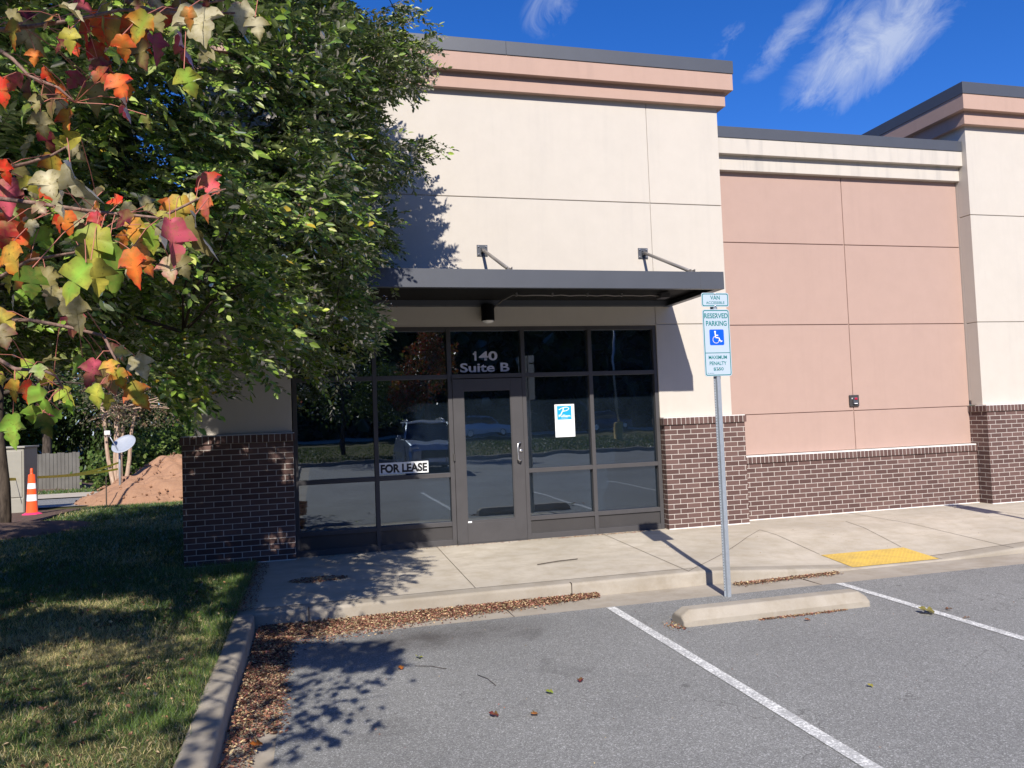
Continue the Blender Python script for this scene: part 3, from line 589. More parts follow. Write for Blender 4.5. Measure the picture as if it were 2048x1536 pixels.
# ================================================================ VEGETATION HELPERS
def unit(a): return a / (np.linalg.norm(a, axis=-1, keepdims=True) + 1e-9)
def leafcloud(O, D, Nn, L, Wd, C, curl=.12):
    """O base, D direction, Nn normal (n,3); L,Wd (n,) ; C (n,3)-> V,F,Col : two quads folded on the midrib"""
    n = len(O); D = unit(D); S = unit(np.cross(D, Nn)); Nn = unit(np.cross(S, D)); L = L[:, None]; Wd = Wd[:, None]
    P = [O, O + D * L * .32 + S * Wd * .46 + Nn * Wd * .12, O + D * L * .68 + S * Wd * .40 + Nn * (Wd * .12 - L * curl * .4), O + D * L - Nn * L * curl, O + D * L * .68 - S * Wd * .40 + Nn * (Wd * .12 - L * curl * .4), O + D * L * .32 - S * Wd * .46 + Nn * Wd * .12]
    V = np.stack(P, 1).reshape(-1, 3); b_ = (np.arange(n) * 6)[:, None]
    F = np.concatenate([b_ + np.array([[0, 1, 2, 3]]), b_ + np.array([[0, 3, 4, 5]])], 0); return V, F, np.repeat(C, 6, 0)
def limb(b, p, q, r0, r1, sag=.0, n=7, wob=.06, seg=7):
    p, q = Vector(p), Vector(q); L = (q - p).length; pts = []; ph = random.random() * 6
    for i in range(seg + 1):
        t_ = i / seg; v = p.lerp(q, t_); v.z += sag * L * math.sin(math.pi * t_) ; v.x += wob * L * .5 * math.sin(ph + t_ * 5) * math.sin(math.pi * t_); v.y += wob * L * .5 * math.cos(ph * 1.7 + t_ * 4) * math.sin(math.pi * t_); pts.append(v)
    b.tube(pts, [r0 + (r1 - r0) * (i / seg) ** .8 for i in range(seg + 1)], n); return pts

# ================================================================ BIG GREEN TREE (crown over the left of the shopfront)
SUNn = np.array(SUN); Sx = SUNn / SUNn[1]
GT = thing('broadleaf_tree', (-4.3, -3.6, 0), 'big green small-leaved tree overhanging the left side of the shopfront', 'tree')
ELL = [((-3.0, -4.0, 4.9), (4.2, 3.4, 3.9)), ((-1.3, -2.2, 4.7), (3.0, 1.9, 3.1)), ((-3.2, .2, 4.4), (2.4, 3.4, 3.2)), ((-.9, -4.6, 4.6), (1.9, 1.6, 2.8)), ((-2.5, -3., 3.0), (2.4, 2.6, 1.6)), ((.45, -1.75, 4.4), (1.35, 1.35, 2.4))]
SIL = [(-4000, -4000), (690, -4000), (690, -400), (700, 10), (725, 22), (702, 48), (756, 40), (772, 8), (835, -4), (880, 28), (928, 72), (902, 100), (900, 135), (872, 168), (852, 225), (815, 245), (800, 290), (870, 268), (902, 292), (890, 340), (845, 372), (862, 405), (846, 440), (800, 470), (812, 505), (832, 545), (795, 580), (792, 660), (768, 705), (702, 742), (712, 770), (662, 790), (684, 815), (664, 836), (622, 780), (586, 760), (548, 792), (500, 800), (448, 828), (412, 868), (352, 852), (330, 800), (280, 770), (150, 750), (-4000, 800)]
NC = 84000
sel = rng.integers(0, len(ELL), NC, ); w_ = np.array([r[0] * r[1] * r[2] for _, r in ELL]); w_[-1] *= 3.4; sel = rng.choice(len(ELL), NC, p=w_ / w_.sum())
cen = np.array([c for c, _ in ELL])[sel]; rad = np.array([r for _, r in ELL])[sel]
d_ = unit(rng.normal(size=(NC, 3))); rr_ = rng.random(NC) ** .42; P = cen + d_ * rad * rr_[:, None]
def noise3(P, f, seed=0):
    r = np.random.default_rng(seed); out = np.zeros(len(P))
    for i in range(6): k_ = r.normal(size=3) * f; out += np.sin(P @ k_ + r.random() * 6.28)
    return out / 6
px, py, dep = project(P)
infr = dep > .3
keep = (P[:, 2] > 1.75) & ~((P[:, 0] > -1.35) & (P[:, 1] > -.25)) & (np.linalg.norm(P - CAMn, axis=1) > 3.2)
keep &= ~(infr & (px > -60) & (px < 2100) & (py > -60) & ~inpoly(px, py, SIL)) | (dep < 0)
keep &= ~((px > 690) & (py < 0) & infr & (px > 930 + (py) * -.0))
# sun silhouette: where the crown's shadow may fall
tw = (.09 - P[:, 1]); shz = P[:, 2] - .79 * tw; shx = P[:, 0] + .208 * tw
onwall = (shz > 0) & (P[:, 1] < 0) & (shx > -1.3)
wlim = np.interp(shz, [0, .6, 1.2, 1.9, 3., 3.2, 3.7, 4.2, 4.8, 5.2, 6.2], [1.5, 1.3, 1.25, 1.2, 1.55, 1.75, 1.95, 1.98, 1.8, 1.5, 1.4]) + .08 * np.sin(shz * 9)
keep &= ~(onwall & (shx > wlim))
tg = P[:, 2] / .79; gx = P[:, 0] + .208 * tg; gy = P[:, 1] + tg
glim = np.interp(gy, [-6.5, -5.0, -4.7, -4.0, -3.6, -3.1, -2.6, -2.2, -1.6, -1.0, -.4, .2], [-.6, -.4, .55, .85, 1.05, .95, 1.05, 1.35, 1.85, 1.7, 1.2, 1.2]) + .1 * np.sin(gy * 11)
keep &= ~((shz <= 0) & (gx > glim))
offs0 = (dep < 0) | (px < -150) | (py < -150)
# irregular gaps, thinner where the wall shows through
clump = noise3(P, 1.9, 3); keep &= clump > -.40 + .12 * rng.random(NC); keep &= noise3(P, 4.6, 4) > -.13 + .10 * rng.random(NC)
keep &= ~((gy > 8.3) & (gx > -6.6)); keep &= ~(offs0 & (rng.random(NC) < .35))
lawnhole = noise3(np.stack([gx * .8, gy * 1.5, gx * 0], 1), 2.3, 77) > .10; keep &= ~((shz <= 0) & (gx < -.55) & lawnhole)
keep &= ~(onwall & (shx < .1) & (shz < 1.9) & (noise3(np.stack([shx, shz, shx * 0], 1), 5.5, 78) > .12)); keep &= ~((shz <= 0) & (gx < -1.2) & (gy < -2.9) & (gy > -4.1))
thin = (((px - 500) / 110) ** 2 + ((py - 140) / 110) ** 2 < 1) | (((px - 350) / 120) ** 2 + ((py - 170) / 90) ** 2 < 1)
keep &= ~(thin & (rng.random(NC) < .6))
offs = (dep < 0) | (px < -150) | (py < -150); 
P = P[keep]; rrk = rr_[keep]; 
ctr = np.array([-2.8, -3.2, 3.6]); outd = unit(P - ctr); outd[:, 2] = outd[:, 2] * .5 + .02
Dsp = unit(outd + rng.normal(size=P.shape) * .42 + np.array([0, 0, -.12]))
tx_, ty_, td_ = project(P + Dsp * .30 - np.array([0, 0, .05])); kk = inpoly(tx_, ty_, SIL) | (td_ < .3) | (tx_ < -60) | (ty_ < -60); P, Dsp, rrk = P[kk], Dsp[kk], rrk[kk]; ns = len(P)
NL = 15; Ls = rng.uniform(.20, .36, ns)
up = unit(np.array([0, 0, 1.]) + rng.normal(size=P.shape) * .25); side = unit(np.cross(Dsp, up)); nrm = np.cross(side, Dsp)
ti = np.linspace(.08, 1, NL)[None, :, None]; sg = np.where(np.arange(NL) % 2 == 0, 1., -1.)[None, :, None]
sg = np.broadcast_to(sg, (ns, NL, 1)).copy(); O = P[:, None] + Dsp[:, None] * Ls[:, None, None] * ti - np.array([0, 0, 1.]) * (ti ** 2) * Ls[:, None, None] * .18
LD = Dsp[:, None] * .75 + side[:, None] * sg * .85 + rng.normal(size=(ns, NL, 3)) * .22; LD[:, -1] = Dsp
LN = nrm[:, None] * .7 + np.array([-.1, -.45, .3]) + rng.normal(size=(ns, NL, 3)) * .62; LN = unit(LN)
LL = rng.uniform(.046, .076, (ns, NL)); WW = LL * rng.uniform(.42, .54, (ns, NL))
base = np.array([[.16, .25, .035], [.20, .30, .045], [.31, .37, .11], [.08, .15, .03]])
C = base[rng.integers(0, 4, (ns, NL))] * rng.uniform(.6, 1.4, (ns, NL, 1)) * rng.uniform(.75, 1.25, (ns, 1, 1)); sprt = (rng.random(ns) < .18)[:, None, None]; C = np.where(sprt, C * np.array([1.5, 1.35, 1.1]), C)
yel = rng.random((ns, NL, 1)) < .012; C = np.where(yel, np.array([.45, .33, .04]), C)
V, F, CC = leafcloud(O.reshape(-1, 3), LD.reshape(-1, 3), LN.reshape(-1, 3), LL.ravel(), WW.ravel(), C.reshape(-1, 3))
# seed clusters at some sprays
sd_ = np.where(rng.random(ns) < .05)[0]; ks = 16; tip = P[sd_] + Dsp[sd_] * Ls[sd_][:, None]
O2 = (tip[:, None] + rng.normal(size=(len(sd_), ks, 3)) * .035).reshape(-1, 3); C2 = np.array([.24, .14, .09]) * rng.uniform(.5, 1.5, (len(O2), 1))
V2, F2, CC2 = leafcloud(O2, rng.normal(size=O2.shape), rng.normal(size=O2.shape), np.full(len(O2), .014), np.full(len(O2), .013), C2)
crown = npmesh('crown', np.concatenate([V, V2]), np.concatenate([F, F2 + len(V)]), 'leaf', np.concatenate([CC, CC2])); pin(crown, GT)
print('sprays', ns, 'leaves', len(V) // 6)
b = MB(); fork = Vector((-4.2, -3.5, 2.5)); limb(b, (-4.3, -3.6, -.05), fork, .17, .13, 0, 12, .03)
add(b, 'trunk', 'bark', GT); b = MB()
tips = P[rng.choice(ns, 34, replace=False)]; ends = []
for q in tips: ends.append(limb(b, fork + Vector((random.uniform(-.05, .05), random.uniform(-.05, .05), random.uniform(-.3, .3))), q, .055, .012, .07))
allp = np.array([list(p) for e in ends for p in e[2:]])
pick = rng.choice(ns, 520, replace=False)
for i in pick:
    q = P[i]; j = np.argmin(((allp - q) ** 2).sum(1)); s0 = allp[j]
    if np.linalg.norm(q - s0) < 1.6: limb(b, s0, q, .011, .004, .05, 4, .1, 4)
add(b, 'branches', 'bark', GT)
Tw = np.stack([P, P + Dsp * Ls[:, None] - np.array([0, 0, .18]) * Ls[:, None]], 1); wv = side * .0016
V = np.stack([Tw[:, 0] - wv, Tw[:, 0] + wv, Tw[:, 1] + wv * .5, Tw[:, 1] - wv * .5], 1).reshape(-1, 3); F = (np.arange(ns) * 4)[:, None] + np.arange(4)[None]
pin(npmesh('twigs', V, F, 'bark'), GT)

# ================================================================ RED MAPLE (foreground leaves)
MT = thing('red_maple', (-3.4, -8.3, 0), 'maple with red, orange and green autumn leaves hanging in the near left foreground', 'tree')
half = [(0, 0), (.10, .05), (.24, .02), (.31, -.08), (.36, -.17), (.46, -.25), (.56, -.46), (.44, -.40), (.37, -.45), (.29, -.44), (.24, -.51), (.30, -.60), (.27, -.69), (.20, -.72), (.16, -.82), (.08, -.88), (.0, -1.0)]
mid = [(0, 0), (0, -.12), (0, -.28), (0, -.47), (0, -.68), (0, -1.0)]
hx = np.array(half); mz = np.array([m_[1] for m_ in mid])
def mapletemplate():
    V = [(0, m_[1]) for m_ in mid]; F = []
    nm = len(mid)
    link = [0, 1, 1, 1, 2, 2, 2, 3, 3, 3, 3, 3, 4, 4, 4, 4, 5]
    for s in (1, -1):
        st = len(V); V += [(s * x, y) for x, y in half[1:-1]]; n_ = len(half) - 2
        prev_mid = link[1]; F.append((0, prev_mid, st) if s < 0 else (0, st, prev_mid))
        for i in range(1, n_):
            lm = link[i + 1]
            if lm != prev_mid: F.append((prev_mid, lm, st + i - 1) if s < 0 else (prev_mid, st + i - 1, lm))
            F.append((lm, st + i, st + i - 1) if s < 0 else (lm, st + i - 1, st + i)); prev_mid = lm
        F.append((prev_mid, 5, st + n_ - 1) if s < 0 else (prev_mid, st + n_ - 1, 5))
    return np.array(V), np.array(F)
MV, MF = mapletemplate()
def maples(Bp, Dn, Nr, L, C1, C2, fold, curl, wsc):
    """arrays of leaves. Bp base, Dn tip direction, Nr normal"""
    n = len(Bp); Dn = unit(Dn); S = unit(np.cross(Dn, Nr)); Nr = unit(np.cross(S, Dn))
    x = MV[None, :, 0] * wsc[:, None]; y = -MV[None, :, 1]; r = np.sqrt(MV[:, 0] ** 2 + (MV[:, 1] + .35) ** 2)[None]
    cf, sf = np.cos(fold)[:, None], np.sin(fold)[:, None]
    zz = np.abs(x) * sf - curl[:, None] * (y ** 2) - .25 * curl[:, None] * np.abs(x) ** 2 + .5 * np.sin(curl[:, None] * 91) * x * y + .05 * np.sin(MV[None, :, 0] * 9 + MV[None, :, 1] * 7 + fold[:, None] * 50); xx = x * cf
    V = Bp[:, None] + L[:, None, None] * (S[:, None] * xx[..., None] + Dn[:, None] * y[..., None] + Nr[:, None] * zz[..., None])
    edge = np.clip(np.concatenate([np.full(6, .15), np.tile(np.array([.2, .45, .6, .75, .9, 1, .9, .7, .4, .3, .6, .8, .85, .8, .9]), 2)]) [None] + rng.normal(size=(n, 1)) * .12, 0, 1); edge[:, 5] = 1; rib = np.ones((1, len(MV), 1)); rib[:, 1:5] = 1.35
    C = C1[:, None] * (1 - edge[..., None]) + C2[:, None] * edge[..., None]; C = C * rng.uniform(.7, 1.25, (n, MV.shape[0], 1)) * rib
    F = (np.arange(n) * len(MV))[:, None, None] + MF[None]; return V.reshape(-1, 3), F.reshape(-1, 3), C.reshape(-1, 3)
PAL = dict(R=(.58, .04, .02), P=(.50, .09, .13), D=(.15, .02, .035), O=(.62, .17, .03), Y=(.44, .39, .06), G=(.19, .34, .045), B=(.21, .18, .075), W=(.42, .375, .24), K=(.055, .09, .02))
LV = """30 38 55 -10 YR|35 45 68 35 WB|15 22 30 60 BB|48 22 42 30 Dt|112 30 40 -70 OB|140 32 22 0 GG|150 0 36 60 PP|122 14 44 70 Wt|215 5 52 -30 YB|172 42 48 -5 RR|140 58 44 5 YY|200 22 62 0 RO|135 75 38 -50 DD|145 85 28 20 RR|245 38 62 -20 YR|245 70 45 0 OR|180 85 60 35 DR|195 118 50 30 DD|190 140 36 50 RD|190 165 60 5 BB|228 150 54 30 OR|70 100 30 0 OO|68 135 16 0 GG|90 133 40 25 Rt|165 150 40 -40 DP|5 155 55 0 RR|42 148 46 -45 Pt|60 160 48 -10 DB|68 160 32 20 Gt|110 172 60 -12 DB|118 170 32 20 OR|75 190 36 0 BB|122 196 44 5 WW|62 215 42 -50 KG|80 225 46 0 WB|135 220 52 8 YR|295 28 62 -25 GO|262 30 70 20 OR|270 75 62 15 BD|275 0 24 0 DB|300 -5 40 50 WD|312 30 36 20 BB|348 18 48 -40 RD|360 -5 38 0 BD|378 15 42 0 OB|385 12 86 25 WW|412 0 24 0 DD|455 0 18 0 GG|482 5 62 5 WW|510 35 42 15 WB|306 70 62 18 Pt|362 68 64 15 Pt|368 138 52 15 GY|255 168 26 0 OO|256 198 52 5 Dt|292 230 32 0 BG|88 252 54 0 DD|160 272 52 -75 Yt|104 308 62 -10 YR|140 288 42 40 WB|5 320 44 10 RR|40 332 36 0 BB|140 325 86 18 Wt|18 360 78 5 PP|45 355 38 40 YY|92 345 62 25 WB|67 363 34 0 WW|82 375 32 40 RR|208 380 56 -45 Bt|85 400 48 60 GG|128 385 52 -5 Wt|245 400 32 -80 RR|60 400 38 0 BB|70 408 32 50 WD|8 428 74 45 RO|15 445 54 -10 DR|135 420 52 5 OR|115 430 36 0 RR|65 440 32 0 WW|78 458 48 30 GG|190 425 38 10 PR|172 450 62 -15 DB|203 455 92 -18 YG|20 490 72 15 YO|403 352 54 45 PR|360 392 66 -5 YR|410 392 50 0 PO|290 412 32 60 BB|312 428 34 80 BY|390 430 92 15 Bt|270 432 52 -5 OY|262 425 40 -45 DD|303 448 58 -5 GY|340 440 92 8 Pt|334 440 58 0 Wt|285 470 52 0 OW|262 500 70 15 OR|285 515 38 30 OD|338 515 56 15 WP|352 512 46 30 WB|218 492 94 0 KG|172 525 90 -28 GY|140 590 78 12 WB|130 605 70 8 Pt|65 535 62 -10 KG|90 535 56 20 BB|118 575 46 -25 BW|182 520 70 8 Yt|-8 622 58 45 YO|0 650 48 10 WD|88 725 34 110 Bt|68 728 50 -65 GY|75 730 30 20 GW|108 745 44 -55 YO|30 760 44 -10 YO|55 762 48 5 RO|8 750 32 -60 YY|72 772 62 25 GG|122 775 42 35 GY|140 800 30 0 GG|70 812 42 -20 GG|78 812 42 15 GY|88 818 22 50 PP|26 830 66 5 GG|118 820 32 -20 GG|85 828 52 10 KK|165 715 46 -40 GB|192 720 56 -20 PD|215 722 32 30 OY|205 735 46 0 BD|200 770 46 -20 YG|215 790 30 0 YY|215 690 38 50 BD|230 702 30 80 YW|270 712 48 30 WW|235 738 40 15 GR|260 768 58 35 GR|228 745 46 0 BP"""
Bp, Dn, Nr, Lv, C1, C2, fo, cu, ws_ = ([] for _ in range(9)); petb = MB()
tosun = -SUNn; BR = []
for i, e in enumerate(LV.split('|')):
    x, y, L, a, c = e.split(); x, y, L, a = float(x), float(y), float(L), math.radians(float(a))
    d = (1.75 if L > 80 else 2.05) + .22 * math.sin(i * 2.4); p = at(x, y, d); thn = c[1] == 't'
    tw_ = math.radians(random.choice((-1, 1)) * (62 if thn else random.uniform(5, 32)))
    dn = -camU * math.cos(a) + camR * math.sin(a) - camF * random.uniform(-.25, .35)
    nr = unit(-camF * math.cos(tw_) + np.cross(unit(dn), -camF) * math.sin(tw_) + np.array([0, 0, .25]) + tosun * .45)
    Bp.append(p); Dn.append(dn); Nr.append(nr); Lv.append(L * d / FPX * 1.08); C1.append(PAL[c[0]]); C2.append(PAL['D' if (thn and c[0] == 'P') else ('B' if thn else c[1])] if not thn else tuple(.75 * v for v in PAL[c[0]]))
    fo.append(random.uniform(.1, .45) if not thn else .7); cu.append(random.uniform(.05, .5)); ws_.append(random.uniform(.68, 1.08))
nview = len(Bp)
# fill: smaller, darker leaves slightly behind in the same cluster zones
for i in range(50):
    zx = random.choice([(0, 130, 0, 560), (120, 420, 0, 110), (120, 400, 380, 520), (0, 60, 380, 600)]); x = random.uniform(zx[0], zx[1]); y = random.uniform(zx[2], zx[3]); d = random.uniform(2.2, 3.1); L = random.uniform(.055, .08)
    c1 = random.choice('RDOBBDGKBYWW'); Bp.append(at(x, y, d)); tw_ = random.uniform(-1.1, 1.1); dn = -camU + camR * random.uniform(-.8, .8) + camF * random.uniform(-.4, .4)
    Dn.append(dn); Nr.append(unit(-camF * math.cos(tw_) + camR * math.sin(tw_) + np.array([0, 0, .2]))); Lv.append(L); C1.append(PAL[c1]); C2.append(PAL[random.choice('RDOBG' if c1 in 'RDO' else 'BGYW')]); fo.append(random.uniform(.1, .6)); cu.append(random.uniform(0, .3)); ws_.append(random.uniform(.8, 1))
# crown out of the picture, casting dappled shade on lawn and kerb
nn = 9000; Q = np.array([-3.1, -8.6, 4.3]) + unit(rng.normal(size=(nn, 3))) * np.array([2.9, 2.9, 2.2]) * (rng.random(nn) ** .4)[:, None]
qx, qy, qd = project(Q); ok = ((qd < .1) | (qx < -120) | (qy < -110)) & (noise3(Q, 2.0, 5) > -.12) & (np.linalg.norm(Q - CAMn, axis=1) > 1.0)
tg = Q[:, 2] / .79; gx = Q[:, 0] + .208 * tg; gy = Q[:, 1] + tg
lim = np.interp(gy, [-9, -5.75, -5.6, -5.15, -5.0, -4.6, -4.2], [.2, .3, .72, .68, .1, .1, .3]); ok &= gx < lim
ok &= ~((gy > -4.3) & (gy < -3.0) & (gx < -1.2) & (rng.random(nn) < .85)); ok &= ~((gx < -.5) & (noise3(np.stack([gx * .8, gy * 1.5, gx * 0], 1), 2.3, 79) > .12)); Q = Q[ok]
nx_ = 1150; GX = np.where(rng.random(nx_) < .72, rng.uniform(-.5, .80, nx_), rng.uniform(0, .72, nx_)); GY = rng.uniform(-4.25, -3.15, nx_)
tt_ = rng.uniform(3.3, 4.9, nx_) / .79; Q2 = np.stack([GX - .208 * tt_, GY - tt_, .79 * tt_], 1); a_, b_2, c_2 = project(Q2)
o2 = ((c_2 < .1) | (a_ < -100) | (b_2 < -100) | (a_ > 2150)) & (noise3(np.stack([GX, GY * 1.3, GX * 0], 1), 5.5, 91) > -.02) & (GX < np.interp(GY, [-5.6, -5, -4.9, -4.2, -3.2], [.7, .78, .45, .85, .75])); Q = np.concatenate([Q, Q2[o2]]); k = len(Q)
Bp = np.concatenate([np.array(Bp), Q]); Dn = np.concatenate([np.array(Dn), np.array([0, 0, -1.]) + rng.normal(size=(k, 3)) * .5]); Nr = np.concatenate([np.array(Nr), unit(tosun + rng.normal(size=(k, 3)) * .6)])
Lv = np.concatenate([Lv, rng.uniform(.07, .10, k)]); pc = np.array([PAL[c] for c in 'RDOYGGB']); C1 = np.concatenate([np.array(C1), pc[rng.integers(0, 7, k)]]); C2 = np.concatenate([np.array(C2), pc[rng.integers(0, 7, k)]])
fo = np.concatenate([fo, rng.uniform(.1, .5, k)]); cu = np.concatenate([cu, rng.uniform(0, .3, k)]); ws_ = np.concatenate([ws_, rng.uniform(.85, 1, k)])
V, F, CC = maples(Bp, Dn, Nr, Lv, C1, C2, fo, cu, ws_)
pin(npmesh('crown', V, F, 'maple', CC, True), MT)
b = MB(); fork = Vector((-3.2, -8.2, 2.4)); limb(b, (-3.4, -8.3, -.05), fork, .14, .10, 0, 12, .02); limb(b, fork, (-2.9, -8.8, 5.8), .08, .02); add(b, 'trunk', 'bark', MT)
b = MB(); brs = [[(-260, 90, 2.6), (-20, 62, 2.1), (70, 52, 2.05), (140, 42, 2.0), (240, 20, 2.0), (330, 22, 2.0), (420, 5, 2.0), (520, -12, 2.0)], [(-200, 20, 2.4), (-10, 95, 2.1), (25, 118, 2.05), (58, 152, 2.05), (118, 176, 2.0), (150, 205, 2.0)], [(-260, 330, 2.4), (-20, 348, 2.1), (20, 335, 2.0), (60, 325, 2.0), (105, 310, 2.0), (132, 294, 2.0)], [(-300, 400, 2.5), (-20, 395, 2.1), (60, 405, 2.0), (130, 415, 2.0), (200, 425, 1.98), (260, 430, 2.0), (320, 436, 2.0), (382, 405, 2.0), (420, 386, 2.0), (452, 378, 2.0)], [(-300, 700, 2.5), (-20, 708, 2.1), (30, 738, 2.0), (90, 742, 2.0), (112, 752, 2.0), (125, 775, 2.0)], [(-260, 560, 2.6), (-10, 560, 2.3), (60, 520, 2.2), (150, 505, 2.2), (190, 470, 2.1)], [(-280, 650, 2.6), (60, 640, 2.3), (140, 655, 2.2), (208, 672, 2.1), (222, 702, 2.05), (240, 735, 2.05)], [(250, 0, 2.0), (310, 25, 2.05), (410, 27, 2.1), (470, 26, 2.1)]]
bp_ = []
for br in brs:
    pts = [Vector(at(*q)) for q in br]; n_ = len(pts); b.tube(pts, [.0052 * (1 - i / n_) + .0016 for i in range(n_)], 7); bp_ += [(q[0], q[1], at(*q)) for q in br]
    for u_, v_ in zip(pts[:-1], pts[1:]):
        for tt in (.25, .5, .75): bp_.append((0, 0, np.array(u_.lerp(v_, tt))))
    if br[0][0] < -100: limb(b, fork, pts[0], .03, .011, .05)
for q in Q[rng.choice(len(Q), 40, replace=False)]: limb(b, fork + Vector((.1, -.2, random.uniform(0, 2.5))), q, .02, .005, .05, 5)
add(b, 'branches', 'twig', MT)
b = MB(); bpa = np.array([q[2] for q in bp_])
for i in range(nview):
    p = Bp[i]; dd = ((bpa - p) ** 2).sum(1); j = dd.argmin(); q = bpa[j]
    if dd[j] > .09: q = p + np.array([random.uniform(-.02, .02), 0, .05])
    mpt = (p + q) / 2 + np.array([0, 0, .012]); b.tube([p, mpt, q], [.0013, .0011, .0011], 4, cap=False)
add(b, 'petioles', 'petiole', MT)

# ================================================================ GRASS, LITTER
def blades(P, h, w, C, lean=.5):
    n = len(P); a = rng.random(n) * 6.283; s = np.stack([np.cos(a), np.sin(a), np.zeros(n)], 1); l = rng.normal(size=(n, 3)) * lean; l[:, 2] = 1; l = unit(l)
    l2 = unit(l + rng.normal(size=(n, 3)) * lean * .8 + np.array([0, 0, -.25])); m_ = P + l * (h * .55)[:, None]; t_ = m_ + l2 * (h * .5)[:, None]; s = s * w[:, None]
    V = np.stack([P - s, P + s, m_ + s * .7, m_ - s * .7, t_], 1).reshape(-1, 3); b_ = (np.arange(n) * 5)[:, None]
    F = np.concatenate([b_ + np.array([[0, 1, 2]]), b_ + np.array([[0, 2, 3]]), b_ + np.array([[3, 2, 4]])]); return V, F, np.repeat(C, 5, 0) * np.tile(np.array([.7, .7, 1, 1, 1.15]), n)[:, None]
Vs, Fs, Cs, off = [], [], [], 0
def pushb(t3):
    global off
    Vs.append(t3[0]); Fs.append(t3[1] + off); Cs.append(t3[2]); off += len(t3[0])
for (x0, x1, y0, y1, n, hw) in ((-2.6, -.44, -6.9, -3.2, 110000, (.045, .0016)), (-4.2, -.44, -3.6, .1, 130000, (.05, .0022)), (-5.5, -1.15, .0, 6, 110000, (.055, .0035)), (-8, -1.2, 6, 11.5, 60000, (.06, .006)), (-14, -4, 14, 28, 30000, (.09, .014))):
    X = rng.uniform(x0, x1, n); Y = rng.uniform(y0, y1, n); Pn = np.stack([X, Y, tz(X, Y)], 1)
    dry = noise3(Pn * 1., 1.3, 8) + noise3(Pn, 4, 9) * .5 - .12 * (Y > -1.5) * 2 + (Y < -2.6) * .38; ok = (noise3(Pn, 6, 12) + rng.normal(size=n) * .3 > -.35)
    if y0 == 0: ok &= ((X + 5.1) ** 2 + (Y - 5.4) ** 2 > 1.9 + rng.random(n)) & (X < -1.27) & ~((X < -4.6) & (Y > 4.2) & (rng.random(n) < .8))
    if y0 == 6: ok &= ~((((X + 3.6) / 2.2) ** 2 + ((Y - 11.3) / 1.4) ** 2) < 1) & ~(X < -4.7) & ~(Y > 10.3)
    if y0 == 14: ok &= (Y > 19.8) | (X > -3)
    dryf = (dry + rng.normal(size=n) * .35 > .35)[:, None]
    C = np.where(dryf, np.array([.50, .42, .20]), np.array([.075, .14, .03])) * rng.uniform(.5, 1.6, (n, 1)); C = np.where(rng.random((n, 1)) < .12, np.array([.16, .20, .05]), C)
    h = rng.uniform(.5, 1.5, n) * hw[0]; h = np.where(rng.random(n) < .02, h * 1.9, h); Pn, C, h = Pn[ok], C[ok], h[ok]
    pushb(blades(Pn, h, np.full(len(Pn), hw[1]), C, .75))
# tufts along kerb, pier foot
for cx_, cy_, s_, n in ((-.52, -4.2, .12, 1200), (-.52, -3.1, .1, 900), (-.6, -5., .12, 900), (-.62, -.12, .22, 2600), (-1.0, -.1, .3, 2500), (-1.5, -4.9, .15, 500), (-2.2, -4.3, .12, 700), (-.5, -2.0, .12, 1500), (-.5, -1.2, .1, 1500)):
    X = cx_ + rng.normal(size=n) * s_; Y = cy_ + rng.normal(size=n) * s_ * (2 if cx_ > -.6 else 1); Pn = np.stack([X, Y, tz(X, Y)], 1)
    ok = (X < -.45) & (Y < -.02); Pn = Pn[ok]; C = np.array([[.11, .17, .035]]) * rng.uniform(.6, 1.8, (len(Pn), 1)); pushb(blades(Pn, rng.uniform(.04, .11, len(Pn)), np.full(len(Pn), .0018), C, .5))
o = npmesh('grass', np.concatenate(Vs), np.concatenate(Fs), 'grass', np.concatenate(Cs)); tag(o, 'short patchy green and dry grass on the lawn', 'grass', kind='stuff')
for k_, (a_, c_) in enumerate((((2.55, -1.62), (3.05, -1.5)), ((.9, -4.15), (1.1, -4.3)), ((1.35, -4.75), (1.28, -4.5)))):
    zt = .006 if a_[1] > -2.6 else LOT + .006; b = MB(); mx = ((a_[0] + c_[0]) / 2 + .01, (a_[1] + c_[1]) / 2 + .015, zt + .003); b.tube([(a_[0], a_[1], zt), mx, (c_[0], c_[1], zt)], .005 if k_ == 0 else .002, 5)
    tag(b.build('fallen_twig', 'bark'), ('brown twig lying on the sunlit sidewalk in front of the door', 'thin twig on the asphalt nearer the kerb side shadow', 'thin twig near the camera in the empty bay')[k_], 'twig', 'twigs on the paving')
# leaf litter
LC = np.array([[.27, .125, .075], [.19, .08, .055], [.33, .20, .12], [.38, .28, .17], [.12, .055, .04], [.44, .35, .19], [.26, .11, .09]])
def flakes(X, Y, Z, sc, tilt=.35):
    n = len(X); P = np.stack([X, Y, Z], 1); a = rng.random(n) * 6.283; D = np.stack([np.cos(a), np.sin(a), rng.normal(size=n) * .25], 1); Nn = unit(np.array([0, 0, 1.]) + rng.normal(size=(n, 3)) * tilt)
    L = rng.uniform(.5, 1.4, n) * sc; return leafcloud(P, D, Nn, L, L * rng.uniform(.3, .7, n), LC[rng.integers(0, 7, n)] * rng.uniform(.35, 1.7, (n, 1)), .3)
Vs, Fs, Cs, off = [], [], [], 0
n = 27000; X = rng.uniform(-.27, .03, n) + rng.normal(size=n) * .02; Y = rng.uniform(-8.5, -2.62, n); X = np.where(X < -.26, -.26 + rng.random(n) * .03, X); ok = (noise3(np.stack([X, Y, Y * 0], 1), 6, 2) + rng.normal(size=n) * .5 > -.25) & ~((X > -.1) & (np.abs(Y + 5.35) < .28))
bed = np.clip(-X / .27, 0, 1) * .035; pushb(flakes(X[ok], Y[ok], LOT + rng.random(ok.sum()) * bed[ok] + .003, .021))
